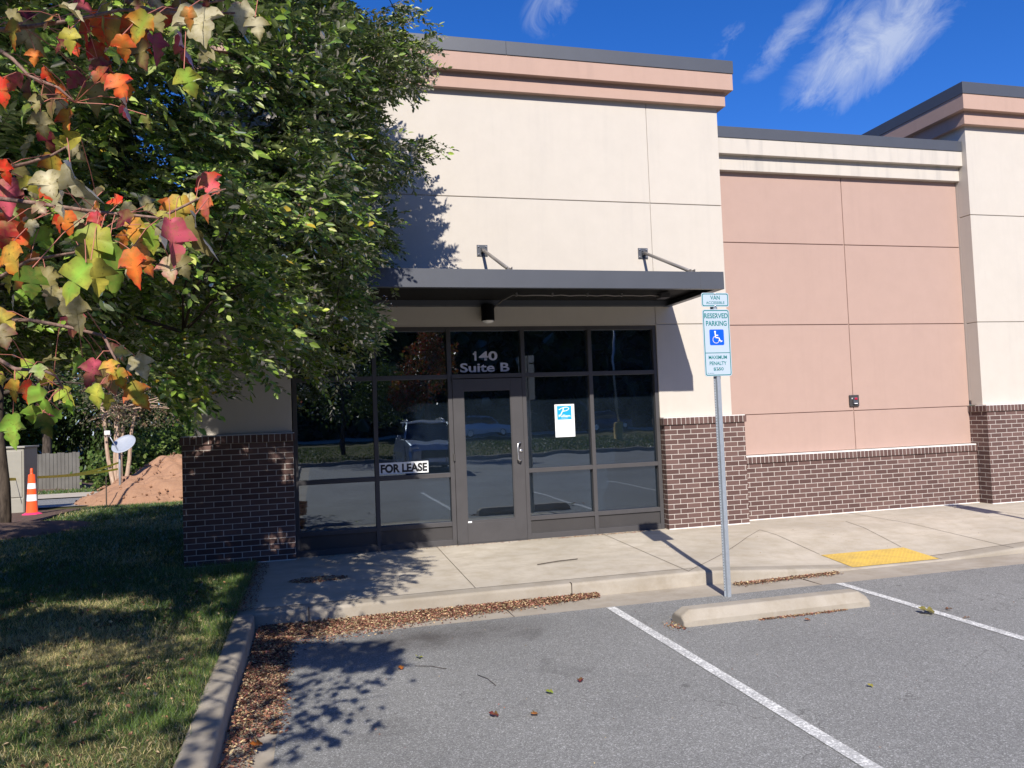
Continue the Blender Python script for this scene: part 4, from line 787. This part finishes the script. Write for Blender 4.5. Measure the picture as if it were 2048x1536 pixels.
n = 20000; X = 3.05 * rng.random(n) ** 1.25 - .2; wd = np.interp(X, [-.2, .3, 1.2, 2.2, 2.9], [.5, .48, .26, .14, .06]); Y = -2.61 - np.abs(rng.normal(size=n)) * wd * .6; ok = (Y > -3.15 - .12 * rng.random(n) - .25 * (X < .5)); pushb(flakes(X[ok], Y[ok], LOT + rng.random(ok.sum()) * .03 * np.exp(-(-2.61 - Y[ok]) * 5) + .002, .021))
n = 2200; X = rng.uniform(4.25, 5.5, n); Y = -2.66 - np.abs(rng.normal(size=n)) * .05 - (5.5 - X) * .05 + .0; pushb(flakes(X, Y, np.full(n, LOT + .006) + rng.random(n) * .008, .018))
n = 700; X = rng.uniform(3.75, 4.6, n); Y = -3.975 - np.abs(rng.normal(size=n)) * .018; pushb(flakes(X, Y, np.full(n, LOT + .006), .018)); n = 160; X = 3.06 + rng.normal(size=n) * .04; Y = -3.9 + rng.normal(size=n) * .06; pushb(flakes(X, Y, np.full(n, LOT + .006), .02))
n = 900; r_ = rng.random(n) ** .5; a = rng.random(n) * 6.28; pushb(flakes(.25 + .3 * r_ * np.cos(a), -1.35 + .16 * r_ * np.sin(a), .003 + 0 * a, .018))
n = 500; X = rng.uniform(.3, 4.8, n); Y = .06 - np.abs(rng.normal(size=n)) * .03; pushb(flakes(X, Y, np.full(n, .004), .014)); n = 260; X = rng.uniform(3.3, 4.5, n); pushb(flakes(X, .05 - rng.random(n) * .05, np.full(n, .004), .02))
n = 1500; X = rng.uniform(-.46, -.3, n) + .0 * rng.random(n); Y = rng.uniform(-2.5, -.1, n); pushb(flakes(np.where(rng.random(n) < .5, X, X - .1), Y, np.full(n, .006), .016))
n = 260; X = rng.uniform(0, 6, n); Y = rng.uniform(-7, -3, n); pushb(flakes(X, Y, np.full(n, LOT + .004), .009))
n = 1400; X = rng.uniform(-3, -.5, n); Y = rng.uniform(-6.6, -.2, n); pushb(flakes(X, Y, np.full(n, .012), .03))
n = 90; X = rng.uniform(4, 10, n); Y = rng.uniform(-2, .15, n); pushb(flakes(X, Y, swz(X, Y) + .004, .012))
o = npmesh('leaf_litter', np.concatenate(Vs), np.concatenate(Fs), 'litter', np.concatenate(Cs)); tag(o, 'brown and red fallen leaf litter along the kerbs and gutter', 'leaf litter', kind='stuff')
# single fallen leaves one can point at
def gpt(px_, py__, z):
    q = camF + (px_ - 1024) / FPX * camR - (py__ - 768) / FPX * camU; t_ = (z - CAMn[2]) / q[2]; return CAMn + q * t_
for (px_, py__, z, L, c1, c2, lab) in ((838, 1313, LOT, .065, 'G', 'Y', 'green fallen leaf on the shaded edge of the near parking bay'), (803, 1338, LOT, .05, 'O', 'D', 'small tan leaf on the asphalt below the green leaf'), (995, 1432, LOT, .06, 'D', 'D', 'curled dark brown leaf in the middle of the empty bay'), (1075, 1427, LOT, .05, 'O', 'B', 'flat tan leaf right of the curled brown leaf'), (1105, 1386, LOT, .05, 'G', 'Y', 'small yellow-green leaf beside the first stall line'), (1866, 1226, LOT + .008, .12, 'B', 'Y', 'large olive leaf lying on the right-hand stall line'), (1892, 1218, LOT, .06, 'D', 'O', 'brown leaf just behind the olive leaf'), (1926, 1236, LOT, .055, 'D', 'O', 'small brown leaf right of the olive leaf'), (524, 1490, LOT + .04, .065, 'O', 'O', 'bright orange leaf on the litter beside the kerb'), (1620, 1240, LOT, .045, 'O', 'D', 'brown leaf in front of the wheel stop'), (1160, 1363, LOT, .05, 'D', 'D', 'faded purple-brown leaf near the first stall line'), (1745, 1373, LOT, .035, 'Y', 'Y', 'tiny yellow leaf on the right bay asphalt')):
    p = gpt(px_, py__, z + .01); a = random.random() * 6.28
    V, F, CC = maples(np.array([[0, 0, 0.]]), np.array([[math.cos(a), math.sin(a), .05]]), np.array([[.15, .1, 1.]]), np.array([L]), np.array([PAL[c1]]) * .8, np.array([PAL[c2]]) * .7, np.array([.35]), np.array([-.25]), np.array([.95]))
    o = npmesh('fallen_leaf', V, F, 'maple', CC); o.location = p; tag(o, lab, 'leaf', 'single leaves lying on the paving')

# ================================================================ LEFT BACKGROUND
tzs = lambda x, y: float(tz(x, y))
b = MB(); 
def strip(name, xa, xb, ya, yb, dz, mat):
    o = grid(name, np.linspace(xa, xb, 20), np.linspace(ya, yb, 8), lambda x, y: tz(x, y) + dz, mat); return tag(o, kind='structure')
strip('road', -60, 30, 10.6, 15.6, .03, 'asphalt'); strip('pavement', -60, 30, 15.6, 19.4, .06, 'concrete'); strip('road_marking', -60, 30, 11.05, 11.17, .037, 'white')
strip('mulch_bed', -9, -4.8, 6.3, 9.6, .022, 'mulch')
# mulch ring as its own low mound
def mound(name, cx, cy, rx, ry, h, mat, seed, n=48, pw=1.3, rough=.06):
    u = np.linspace(-1, 1, n); X, Y = np.meshgrid(u, u); r = np.sqrt(X ** 2 + Y ** 2); P3 = np.stack([X.ravel() * rx, Y.ravel() * ry, 0 * X.ravel()], 1)
    z = h * np.clip(1 - r, 0, 1) ** pw; nz = noise3(P3, 2.2, seed) * .5 + noise3(P3, 6, seed + 1) * .3 + noise3(P3, 16, seed + 2) * .2
    z = z * (1 + .35 * nz.reshape(X.shape)) + rough * nz.reshape(X.shape) * (r < .98) - .02 * (r >= .9); XX = X * rx + cx; YY = Y * ry + cy
    V = np.stack([XX, YY, tz(XX, YY) + z], -1).reshape(-1, 3); i = np.arange(n * n).reshape(n, n); F = np.stack([i[:-1, :-1], i[:-1, 1:], i[1:, 1:], i[1:, :-1]], -1).reshape(-1, 4)
    o = npmesh(name, V, F, mat, None, True); return o
o = mound('dirt_mound', -3.35, 12.1, 2.35, 2.2, 1.18, 'dirt', 21, 110, .95, .13); tag(o, 'pile of reddish excavated dirt behind the satellite dish', 'dirt pile')
def moundz(x, y): return 1.18 * max(0, 1 - math.hypot((x + 3.35) / 2.35, (y - 12.1) / 2.2)) ** .95
b = MB()
for i in range(420):
    a = random.random() * 6.28; r_ = random.random() ** .6; x = -3.35 + 2.4 * r_ * math.cos(a); y = 12.1 + 2.2 * r_ * math.sin(a); s_ = random.uniform(.012, .05)
    if y > 12.6: continue
    z = moundz(x, y) + float(tz(x, y)) + .02; q = [random.uniform(.6, 1.2) * s_ for _ in range(6)]
    b.raw([(x + q[0], y, z), (x, y + q[1], z), (x - q[2], y, z), (x, y - q[3], z), (x, y, z + q[4]), (x, y, z - q[5])], [(0, 1, 4), (1, 2, 4), (2, 3, 4), (3, 0, 4), (1, 0, 5), (2, 1, 5), (3, 2, 5), (0, 3, 5)])
pin(b.build('clods', 'dirt'), o); o.children[0].matrix_parent_inverse = Matrix.Identity(4)
o = mound('mulch_ring', -5.1, 5.4, 1.6, 1.4, .14, 'mulch', 31, 40, .8, .03); tag(o, 'low ring of brown mulch around the slim dark trunk', 'mulch')
o = mound('mulch_island', -10.6, 26.5, 2.4, 2.6, .35, 'mulch', 41, 40, .8, .05); tag(o, 'dark mulch mound under the tree beyond the road', 'mulch')

def tree(name, label, base, h, trunk_r, ells, nleaf, lsize, cols, leans=((0, 0),), barkm='bark', tr_h=None, seed=0, group=None, clump_t=-.15, limbs=10):
    r = np.random.default_rng(100 + seed); T = thing(name, tuple(base), label, 'tree', group)
    base = np.array(base, float); sel = r.integers(0, len(ells), nleaf); c = np.array([e[0] for e in ells])[sel] + base; ra = np.array([e[1] for e in ells])[sel]
    P = c + unit(r.normal(size=(nleaf, 3))) * ra * (r.random(nleaf) ** .35)[:, None]; ok = (noise3(P, 2.2 / max(1, lsize * 7), 50 + seed) + r.normal(size=nleaf) * .12 > clump_t) & (P[:, 2] > base[2] + .3)
    ok &= ~((P[:, 0] > -1.5) & (P[:, 1] > -.5) & (P[:, 1] < 15)); ok &= ~((P[:, 1] < 8) & (P[:, 1] + P[:, 2] / .79 > 8.8) & (P[:, 1] > -10)); P = P[ok]; n = len(P)
    D = unit(P - c[ok].mean(0) + r.normal(size=(n, 3)) * 2 + np.array([0, 0, -.4])); Nn = unit(np.array([-.1, -.5, .8]) + r.normal(size=(n, 3)) * .8); L = r.uniform(.6, 1.4, n) * lsize
    C = np.array(cols)[r.integers(0, len(cols), n)] * r.uniform(.65, 1.35, (n, 1)); V, F, CC = leafcloud(P, D, Nn, L, L * .62, C); pin(npmesh('crown', V, F, 'farleaf', CC), T)
    b = MB(); tops = []
    for lx, ly in leans:
        hh = tr_h or h * .55; q = base + np.array([lx, ly, hh]); limb(b, base + np.array([lx * .15, ly * .15, -.3]), q, trunk_r, trunk_r * .55, 0, 8, .04); tops.append(q)
    add(b, 'trunk', barkm, T); b = MB()
    for i in range(limbs): limb(b, tops[i % len(tops)] - np.array([0, 0, random.random() * h * .12]), P[r.integers(0, n)], trunk_r * .4, trunk_r * .08, .08, 5, .1, 5)
    add(b, 'branches', barkm, T); return T
G1 = [(.035, .065, .016), (.05, .085, .02), (.07, .105, .03), (.025, .045, .012)]; G2 = [(.07, .12, .02), (.10, .155, .035), (.05, .09, .02), (.13, .17, .05)]; G3 = [(.10, .10, .05), (.13, .12, .06), (.09, .10, .05), (.16, .13, .08), (.20, .13, .08)]
tree('street_tree', 'slim dark-trunked tree standing in the mulch ring at the left edge', (-5.14, 5.92, 0), 7, .12, [((.4, .2, 4.6), (2.2, 2.0, 2.4)), ((1.4, .5, 3.6), (1.6, 1.6, 1.3))], 14000, .075, G1, tr_h=3.2, seed=1)
tree('crape_myrtle', 'multi-stemmed tree with pale pinkish trunks behind the dirt pile', (-6.1, 18.5, -.35), 5, .085, [((0, 0, 3.4), (1.9, 1.5, 1.5)), ((1.3, 0, 2.9), (1.6, 1.2, .9)), ((-.7, 0, 4.4), (1.2, 1, 1.))], 9000, .10, G3, leans=((-.45, 0), (-.1, .1), (.25, 0), (.6, .1), (.1, -.1)), barkm='pinkbark', tr_h=2.9, seed=2, clump_t=-.1, limbs=26)
tree('shade_tree', 'brown-trunked tree rising from the dark mulch mound beyond the road', (-10.9, 27.2, -.6), 10, .24, [((0, 0, 6.5), (3.8, 3, 3.6)), ((-2.5, -1, 4.2), (2.4, 2, 1.8))], 15000, .17, G1, tr_h=4.4, seed=3)
for i, (x, y, lab, e, cols) in enumerate((
    (-15.5, 31, 'yellow-green leafy tree left of the brown-trunked tree', [((0, 0, 4.6), (3.2, 2.2, 3.6)), ((2, -1, 3.2), (2.2, 1.6, 2))], G2),
    (-18.5, 37, 'tall dark evergreen behind the wooden fence', [((0, 0, 8), (4.4, 3, 7))], G1),
    (-9.2, 38, 'tall dense dark tree behind the pale-stemmed tree', [((0, 0, 7), (4.4, 3, 7))], G1),
    (-4.5, 36, 'broad green tree behind the dirt pile', [((0, 0, 5.5), (4.2, 3, 5.2))], G2),
    (.8, 40, 'dark green tree close to the building corner in the background', [((0, 0, 7), (4.2, 3, 6.6))], G1),
    (-25, 40, 'dark tree at the far left behind the fence', [((0, 0, 8), (5, 3, 7.5))], G1),
    (-13, 44, 'tallest dark tree in the far background row', [((0, 0, 9), (5, 3, 9))], G1))):
    tree('background_tree', lab, (x, y, tzs(x, y)), 11, .22, e, 15000, .22, cols, seed=10 + i, group='trees beyond the road', clump_t=-.3)
# ivy bank behind mound
n = 16000; X = rng.uniform(-7.5, 2, n); Y = 22 + rng.normal(size=n) * 1.2; hgt = 1.9 + .5 * np.sin(X * 1.1) + .4 * noise3(np.stack([X, Y, X * 0], 1), 1.5, 6); Z = tz(X, Y) + hgt * rng.random(n) ** .6; O = np.stack([X, Y, Z], 1)
C = np.array(G2)[rng.integers(0, 4, n)] * rng.uniform(.7, 1.3, (n, 1)); V, F, CC = leafcloud(O, rng.normal(size=O.shape) + np.array([0, -.3, -.5]), unit(np.array([0, -.7, .6]) + rng.normal(size=O.shape) * .5), rng.uniform(.09, .2, n), rng.uniform(.08, .15, n), C)
tag(npmesh('ivy_bank', V, F, 'farleaf', CC), 'bright green ivy thicket behind the dirt pile', 'ivy', kind='stuff')
n = 12000; X = rng.uniform(-28, 6, n); Y = 47 + rng.normal(size=n) * 1.; Z = rng.uniform(-1.5, 13, n) * (1 + .0 * X); O = np.stack([X, Y, Z], 1); V, F, CC = leafcloud(O, rng.normal(size=O.shape), rng.normal(size=O.shape), np.full(n, .7), np.full(n, .5), np.array(G1)[rng.integers(0, 4, n)])
tag(npmesh('woodland', V, F, 'farleaf', CC), 'dark woodland mass at the far back of the lot', 'woodland', kind='stuff')
# fence
FN = thing('wooden_fence', (-10, 24.5, -.6), 'weathered wooden board fence beyond the road', 'fence'); fy = 24.6
b = MB(); x = -8.85
z0f = tzs(0, fy)
for i in range(80): ww = .135; b.box(x - ww, x - .012, fy, fy + .022, z0f - .05, z0f + 1.5 + .02 * math.sin(i * 1.7)); x -= ww
add(b, 'board_panel', 'wood', FN); b = MB(); b.box(-22, -8.8, fy + .022, fy + .06, z0f + .3, z0f + .39); b.box(-22, -8.8, fy + .022, fy + .06, z0f + 1.2, z0f + 1.29); add(b, 'rail', 'wood', FN)
# bin
BN = thing('green_bin', (-11.2, 22.5, -.5), 'green waste bin in front of the wooden fence', 'bin')
b = MB(); zb = tzs(0, 22.5); b.box(-11.9, -10.75, 22, 23, zb + .06, zb + 1.1); add(b, 'bin_body', 'plastic', BN, .05); b = MB(); b.box(-11.95, -10.7, 21.95, 23.05, zb + 1.1, zb + 1.17); add(b, 'lid', 'plastic', BN, .02)
b = MB(); [b.lathe([(.06, -.03), (.06, .03)], (x, 22.1, zb + .06), 12, axis='x') for x in (-11.8, -10.85)]; add(b, 'wheel', 'tyre', BN)
# utility cabinet
UC = thing('utility_cabinet', (-6.45, 9.6, -.06), 'beige metal utility cabinet beside the orange cone', 'utility cabinet'); zc_ = tzs(0, 9.4)
b = MB(); b.box(-7.1, -5.88, 9.25, 10.1, zc_, zc_ + 1.42); add(b, 'cabinet_body', 'beige', UC, .015); b = MB(); b.box(-7.13, -5.85, 9.21, 10.13, zc_ + 1.42, zc_ + 1.46); add(b, 'lid', 'beige', UC, .008)
for xa_, xb_ in ((-7.06, -6.50), (-6.48, -5.92)): b = MB(); b.box(xa_, xb_, 9.232, 9.25, zc_ + .36, zc_ + 1.36); dd_ = add(b, 'door', 'beige', UC, .006)
b = MB(); b.box(-6.30, -6.24, 9.19, 9.232, zc_ + .82, zc_ + .96); b.box(-6.27, -6.25, 9.17, 9.2, zc_ + .72, zc_ + .9); add(b, 'handle', 'black', dd_)
b = MB(); b.box(-7.08, -5.9, 9.238, 9.25, zc_ + .02, zc_ + .33); add(b, 'base_panel', 'beige', UC, .006)
# traffic cone (tall channelizer)
CN = thing('traffic_cone', (-5.42, 8.25, -.02), 'tall orange and white traffic cone on a magenta base', 'traffic cone'); c0 = (-5.42, 8.25, tzs(0, 8.25)); 
b = MB(); R_ = lambda z: .108 - (z - .05) * .06
for z0_, z1_, mi in ((.05, .30, 0), (.30, .43, 1), (.43, .55, 0), (.55, .66, 1), (.66, .84, 0)): b.lathe([(R_(z0_), z0_), (R_(z1_), z1_)], c0, 20, mi)
b.lathe([(.035, .84), (.028, .87), (.028, .95), (.018, .97)], c0, 12); add(b, 'cone_body', ['orange', 'white'], CN)
b = MB(); b.lathe([(.20, .0), (.19, .03), (.12, .06)], c0, 8, smooth=False); add(b, 'base', 'magenta', CN)
# satellite dish
DS = thing('satellite_dish', (-4.55, 11.5, -.12), 'grey satellite dish on a thin metal pole in front of the dirt pile', 'satellite dish'); dx, dy, dz = -4.5, 9.7, tzs(0, 9.7)
dx = float(gpt(241, 1003, dz)[0]); dy = float(gpt(241, 1003, dz)[1]); top = at(247, 889, (np.array([dx, dy, dz]) - CAMn) @ camF)
DS.location = (dx, dy, dz); b = MB(); b.tube([(dx, dy, dz - .1), (dx, dy, top[2] - .1), (dx, dy + .06, top[2])], .03, 10); add(b, 'pole', 'galv', DS)
nrm_ = Vector((-.10, -.68, .62)).normalized(); cD = Vector(top) + Vector((0, 0, .02)); ax = nrm_.orthogonal().normalized(); ay = nrm_.cross(ax)
b = MB(); ring = 32; vs = [cD - nrm_ * .05]; fs = []
for k_ in range(1, 6):
    r0 = .30 * k_ / 5
    for i in range(ring): a = 2 * math.pi * i / ring; vs.append(cD + ax * r0 * math.cos(a) + ay * r0 * .82 * math.sin(a) + nrm_ * (-.05 + .05 * (k_ / 5) ** 2))
fs += [(0, 1 + i, 1 + (i + 1) % ring) for i in range(ring)] + [(1 + (k_ - 1) * ring + i, 1 + k_ * ring + i, 1 + k_ * ring + (i + 1) % ring, 1 + (k_ - 1) * ring + (i + 1) % ring) for k_ in range(1, 5) for i in range(ring)]
b.raw([tuple(v) for v in vs], fs, smooth=True); rf = add(b, 'reflector', 'dish', DS); rf.modifiers.new('s', 'SOLIDIFY').thickness = .008
fp = cD + nrm_ * .36 + Vector((-.24, 0, .02)); b = MB(); b.tube([cD + Vector((.0, .0, -.3)), cD + nrm_ * .1 + Vector((-.06, 0, -.30)), fp], .012, 6); add(b, 'feed_arm', 'galv', DS)
b = MB(); b.tube([fp + nrm_ * .05, fp - nrm_ * .07], [.045, .055], 12); b.box(fp.x - .07, fp.x + .05, fp.y - .05, fp.y + .03, fp.z - .03, fp.z + .07); add(b, 'receiver', 'lens', DS, .004)
# stakes, tape
for i, (px_, py__, h_, lab) in enumerate(((213, 1012, .66, 'thin wooden stake left of the dish pole'), (84, 1050, 0, ''))):
    if h_: p = gpt(px_, py__, -.08); b = MB(); b.box(p[0] - .012, p[0] + .012, p[1] - .012, p[1] + .012, -.2, h_ - .05); o = b.build('survey_stake', 'bark', None, .003); tag(o, lab, 'stake')
TP = MB(); A = at(0, 958, 16.0); Bq = at(62, 955, 17.5); Cq = at(238, 925, 24.5); C2_ = at(236, 938, 24.3)
def ribbon(p, q, sag, w=.06, n=18):
    p, q = Vector(p), Vector(q)
    for i in range(n):
        a, c = p.lerp(q, i / n), p.lerp(q, (i + 1) / n); a.z -= sag * math.sin(math.pi * i / n); c.z -= sag * math.sin(math.pi * (i + 1) / n); tw1, tw2 = .9 * math.sin(i * .7), .9 * math.sin((i + 1) * .7)
        TP.face([(a.x, a.y + w * math.sin(tw1) / 2, a.z - w * .5), (c.x, c.y + w * math.sin(tw2) / 2, c.z - w * .5), (c.x, c.y - w * math.sin(tw2) / 2, c.z + w * .5), (a.x, a.y - w * math.sin(tw1) / 2, a.z + w * .5)])
ribbon(A, Bq, .02); ribbon(Bq, Cq, .12); ribbon(Bq, C2_, .05); o = TP.build('caution_tape', 'tape'); tag(o, 'yellow caution tape stretched from the cone to the pale stems', 'caution tape')
b = MB(); b.box(-11.6, -11.45, 23.6, 23.75, tzs(0, 23.6), tzs(0, 23.6) + 1.45); b.lathe([(.12, 0), (.13, .5), (.06, .62)], (-11.5, 23.55, tzs(0, 23.6)), 12); o = b.build('bollard_post', 'white', None, .01); tag(o, 'pale square post in front of the wooden fence', 'post')

# ================================================================ BEHIND THE CAMERA (seen mirrored in the shop glass)
b = MB(); b.box(-30, 70, -23.75, -23.5, LOT - .2, .02); tag(b.build('kerb', 'kerb', None, .02), kind='structure')
o = grid('lawn', np.linspace(-60, 90, 30), np.linspace(-58, -23.75, 20), lambda x, y: .02 + .05 * np.sin(x * .3) * (y < -25), 'turf'); tag(o, kind='structure')
Vs, Fs, Cs, off = [], [], [], 0; n = 30000; X = rng.uniform(-15, 40, n); Y = rng.uniform(-45, -23.8, n); Pn = np.stack([X, Y, .0 + 0 * X], 1); pushb(blades(Pn, np.full(n, .12), np.full(n, .03), np.array([[.07, .11, .02]]) * rng.uniform(.6, 1.5, (n, 1))))
tag(npmesh('grass', Vs[0], Fs[0], 'grass', Cs[0]), 'grass strip across the parking lot', 'grass', kind='stuff')
b = MB(); b.box(-80, 120, -70, -58, -.1, .06); tag(b.build('road', 'concrete'), kind='structure')
RC = [(.38, .06, .03), (.30, .10, .03), (.20, .14, .03), (.10, .12, .03)]
for i, (x, y, lab, e, cols) in enumerate(((5.6, -27, 'round red-leaved tree on the grass, mirrored beside the door', [((0, 0, 3.6), (1.5, 1.3, 1.6)), ((.6, 0, 5.2), (1, 1, 1.5)), ((-.9, 0, 2.6), (1, 1, .9))], RC), (1.6, -29, 'bushy green tree on the grass, mirrored in the left panes', [((0, 0, 4.2), (2.6, 1.8, 3.2)), ((2, 0, 2.6), (1.5, 1.5, 1.6))], G2), (-6, -30, 'green tree on the grass at the left of the lot', [((0, 0, 5), (3.4, 2.6, 4))], G2))):
    tree('roadside_tree', lab, (x, y, .4), 6, .12, e, 9000, .12, cols, seed=30 + i, group='trees on the grass across the lot', clump_t=-.2)
n = 90000; X = rng.uniform(-80, 125, n); Y = -78 + rng.normal(size=n) * 3; Z = (19 + 3 * np.sin(X * .23) + 2 * np.sin(X * .71)) * rng.random(n) ** .8; O = np.stack([X, Y, Z], 1); V, F, CC = leafcloud(O, rng.normal(size=O.shape), rng.normal(size=O.shape), np.full(n, 1.7), np.full(n, 1.4), np.array(G1)[rng.integers(0, 4, n)] * .8)
tag(npmesh('woodland', V, F, 'farleaf', CC), 'dark belt of trees across the parking lot', 'woodland', kind='stuff')
o = grid('hillside', np.linspace(-120, 160, 20), np.linspace(-130, -80, 8), lambda x, y: np.clip(-80 - y, 0, 30) * .6, 'turf'); tag(o, kind='structure')
# light pole
LPt = thing('light_pole', (19.2, -36.5, .0), 'tall grey parking lot light pole with a yellow concrete base', 'light pole')
b = MB(); b.lathe([(.3, -.3), (.3, .9), (.27, .95)], (19.2, -36.5, 0.1), 20); add(b, 'base', 'tactile', LPt); b = MB(); b.tube([(19.2, -36.5, .9), (19.2, -36.5, 8.2)], [.09, .06], 10); add(b, 'pole', 'galv', LPt); b = MB(); b.box(18.7, 19.7, -36.7, -36.3, 8.15, 8.3); add(b, 'lamp_head', 'metal', LPt, .03)

# suv
def make_suv(name, label, paint, loc, rz):
    T = thing(name, (0, 0, 0), label, 'car', 'cars parked across the lot'); L, Wd = 4.7, 1.9
    def loft(secs, nm, mat, bev=.03):   # secs: (y, half width bottom, half width top, z bottom, z top)
        b = MB(); vs = []; 
        for (y, wb, wt, za, zb_) in secs: vs += [(-wb, y, za), (wb, y, za), (wb, y, (za + zb_) / 2), (wt, y, zb_), (-wt, y, zb_), (-wb, y, (za + zb_) / 2)]
        k = 6; fs = [(j * k + i, (j + 1) * k + i, (j + 1) * k + (i + 1) % k, j * k + (i + 1) % k) for j in range(len(secs) - 1) for i in range(k)] + [tuple(range(k)), tuple((len(secs) - 1) * k + i for i in range(k))[::-1]]
        b.raw(vs, fs); return pin(b.build(nm, mat, None, bev), T)
    body = loft([(-2.35, .80, .72, .35, .78), (-2.28, .90, .82, .28, .98), (-1.9, .94, .86, .25, 1.03), (-1.15, .95, .88, .25, 1.09), (1.9, .95, .9, .25, 1.08), (2.25, .93, .86, .28, 1.04), (2.35, .86, .8, .38, .9)], 'body', paint)
    loft([(-1.15, .86, .80, 1.07, 1.1), (-.45, .86, .68, 1.07, 1.66), (.2, .86, .70, 1.07, 1.73), (1.7, .86, .68, 1.07, 1.70), (2.2, .86, .78, 1.06, 1.12)], 'greenhouse', 'carglass')
    loft([(-.50, .69, .66, 1.66, 1.70), (.2, .72, .68, 1.71, 1.77), (1.75, .70, .66, 1.69, 1.74)], 'roof', paint)
    for s in (-1, 1):
        b = MB(); b.tube([(s * .62, -.3, 1.75), (s * .62, .2, 1.83), (s * .62, 1.5, 1.80)], .02, 6); pin(b.build('roof_rail', 'steel'), T)
        b = MB(); b.tube([(s * .87, -1.16, 1.1), (s * .69, -.46, 1.68)], .035, 6); b.tube([(s * .87, .45, 1.08), (s * .71, .45, 1.72)], .035, 6); pin(b.build('pillar', paint), T)
        b = MB(); b.box(s * .95, s * 1.12, -.95, -.85, 1.08, 1.24); pin(b.build('mirror', paint, None, .03), T)
        b = MB(); b.box(s * .55, s * .84, -2.325, -2.2, .78, .92); pin(b.build('headlight', 'lens', None, .03), T)
        for yy in (-1.45, 1.45):
            b = MB(); b.lathe([(.27, -.11), (.35, -.09), (.35, .09), (.27, .11)], (s * .84, yy, .35), 24, axis='x'); w = pin(b.build('wheel', 'tyre'), T); b = MB(); b.lathe([(.2, -.01), (.22, .0)], (s * .955, yy, .35), 16, axis='x'); sub(b.build('rim', 'steel'), w)
    b = MB(); b.box(-.5, .5, -2.37, -2.3, .55, .8); pin(b.build('grille', 'black', None, .02), T); b = MB(); b.box(-.26, .26, -2.385, -2.36, .40, .52); pin(b.build('number_plate', 'white'), T)
    T.location = loc; T.rotation_euler.z = rz; return T
make_suv('parked_suv', 'silver suv with roof rails facing the shop, mirrored left of the door', 'carpaint', (4.1, -17.4, LOT), math.radians(180))
make_suv('parked_suv', 'pale suv standing side-on on the far road, mirrored in the door glass', 'carpaint2', (15.4, -59.2, .06), math.radians(92))
make_suv('parked_suv', 'dark suv on the far road, mirrored in the rightmost panes', 'cardark', (27.5, -59.6, .06), math.radians(88))
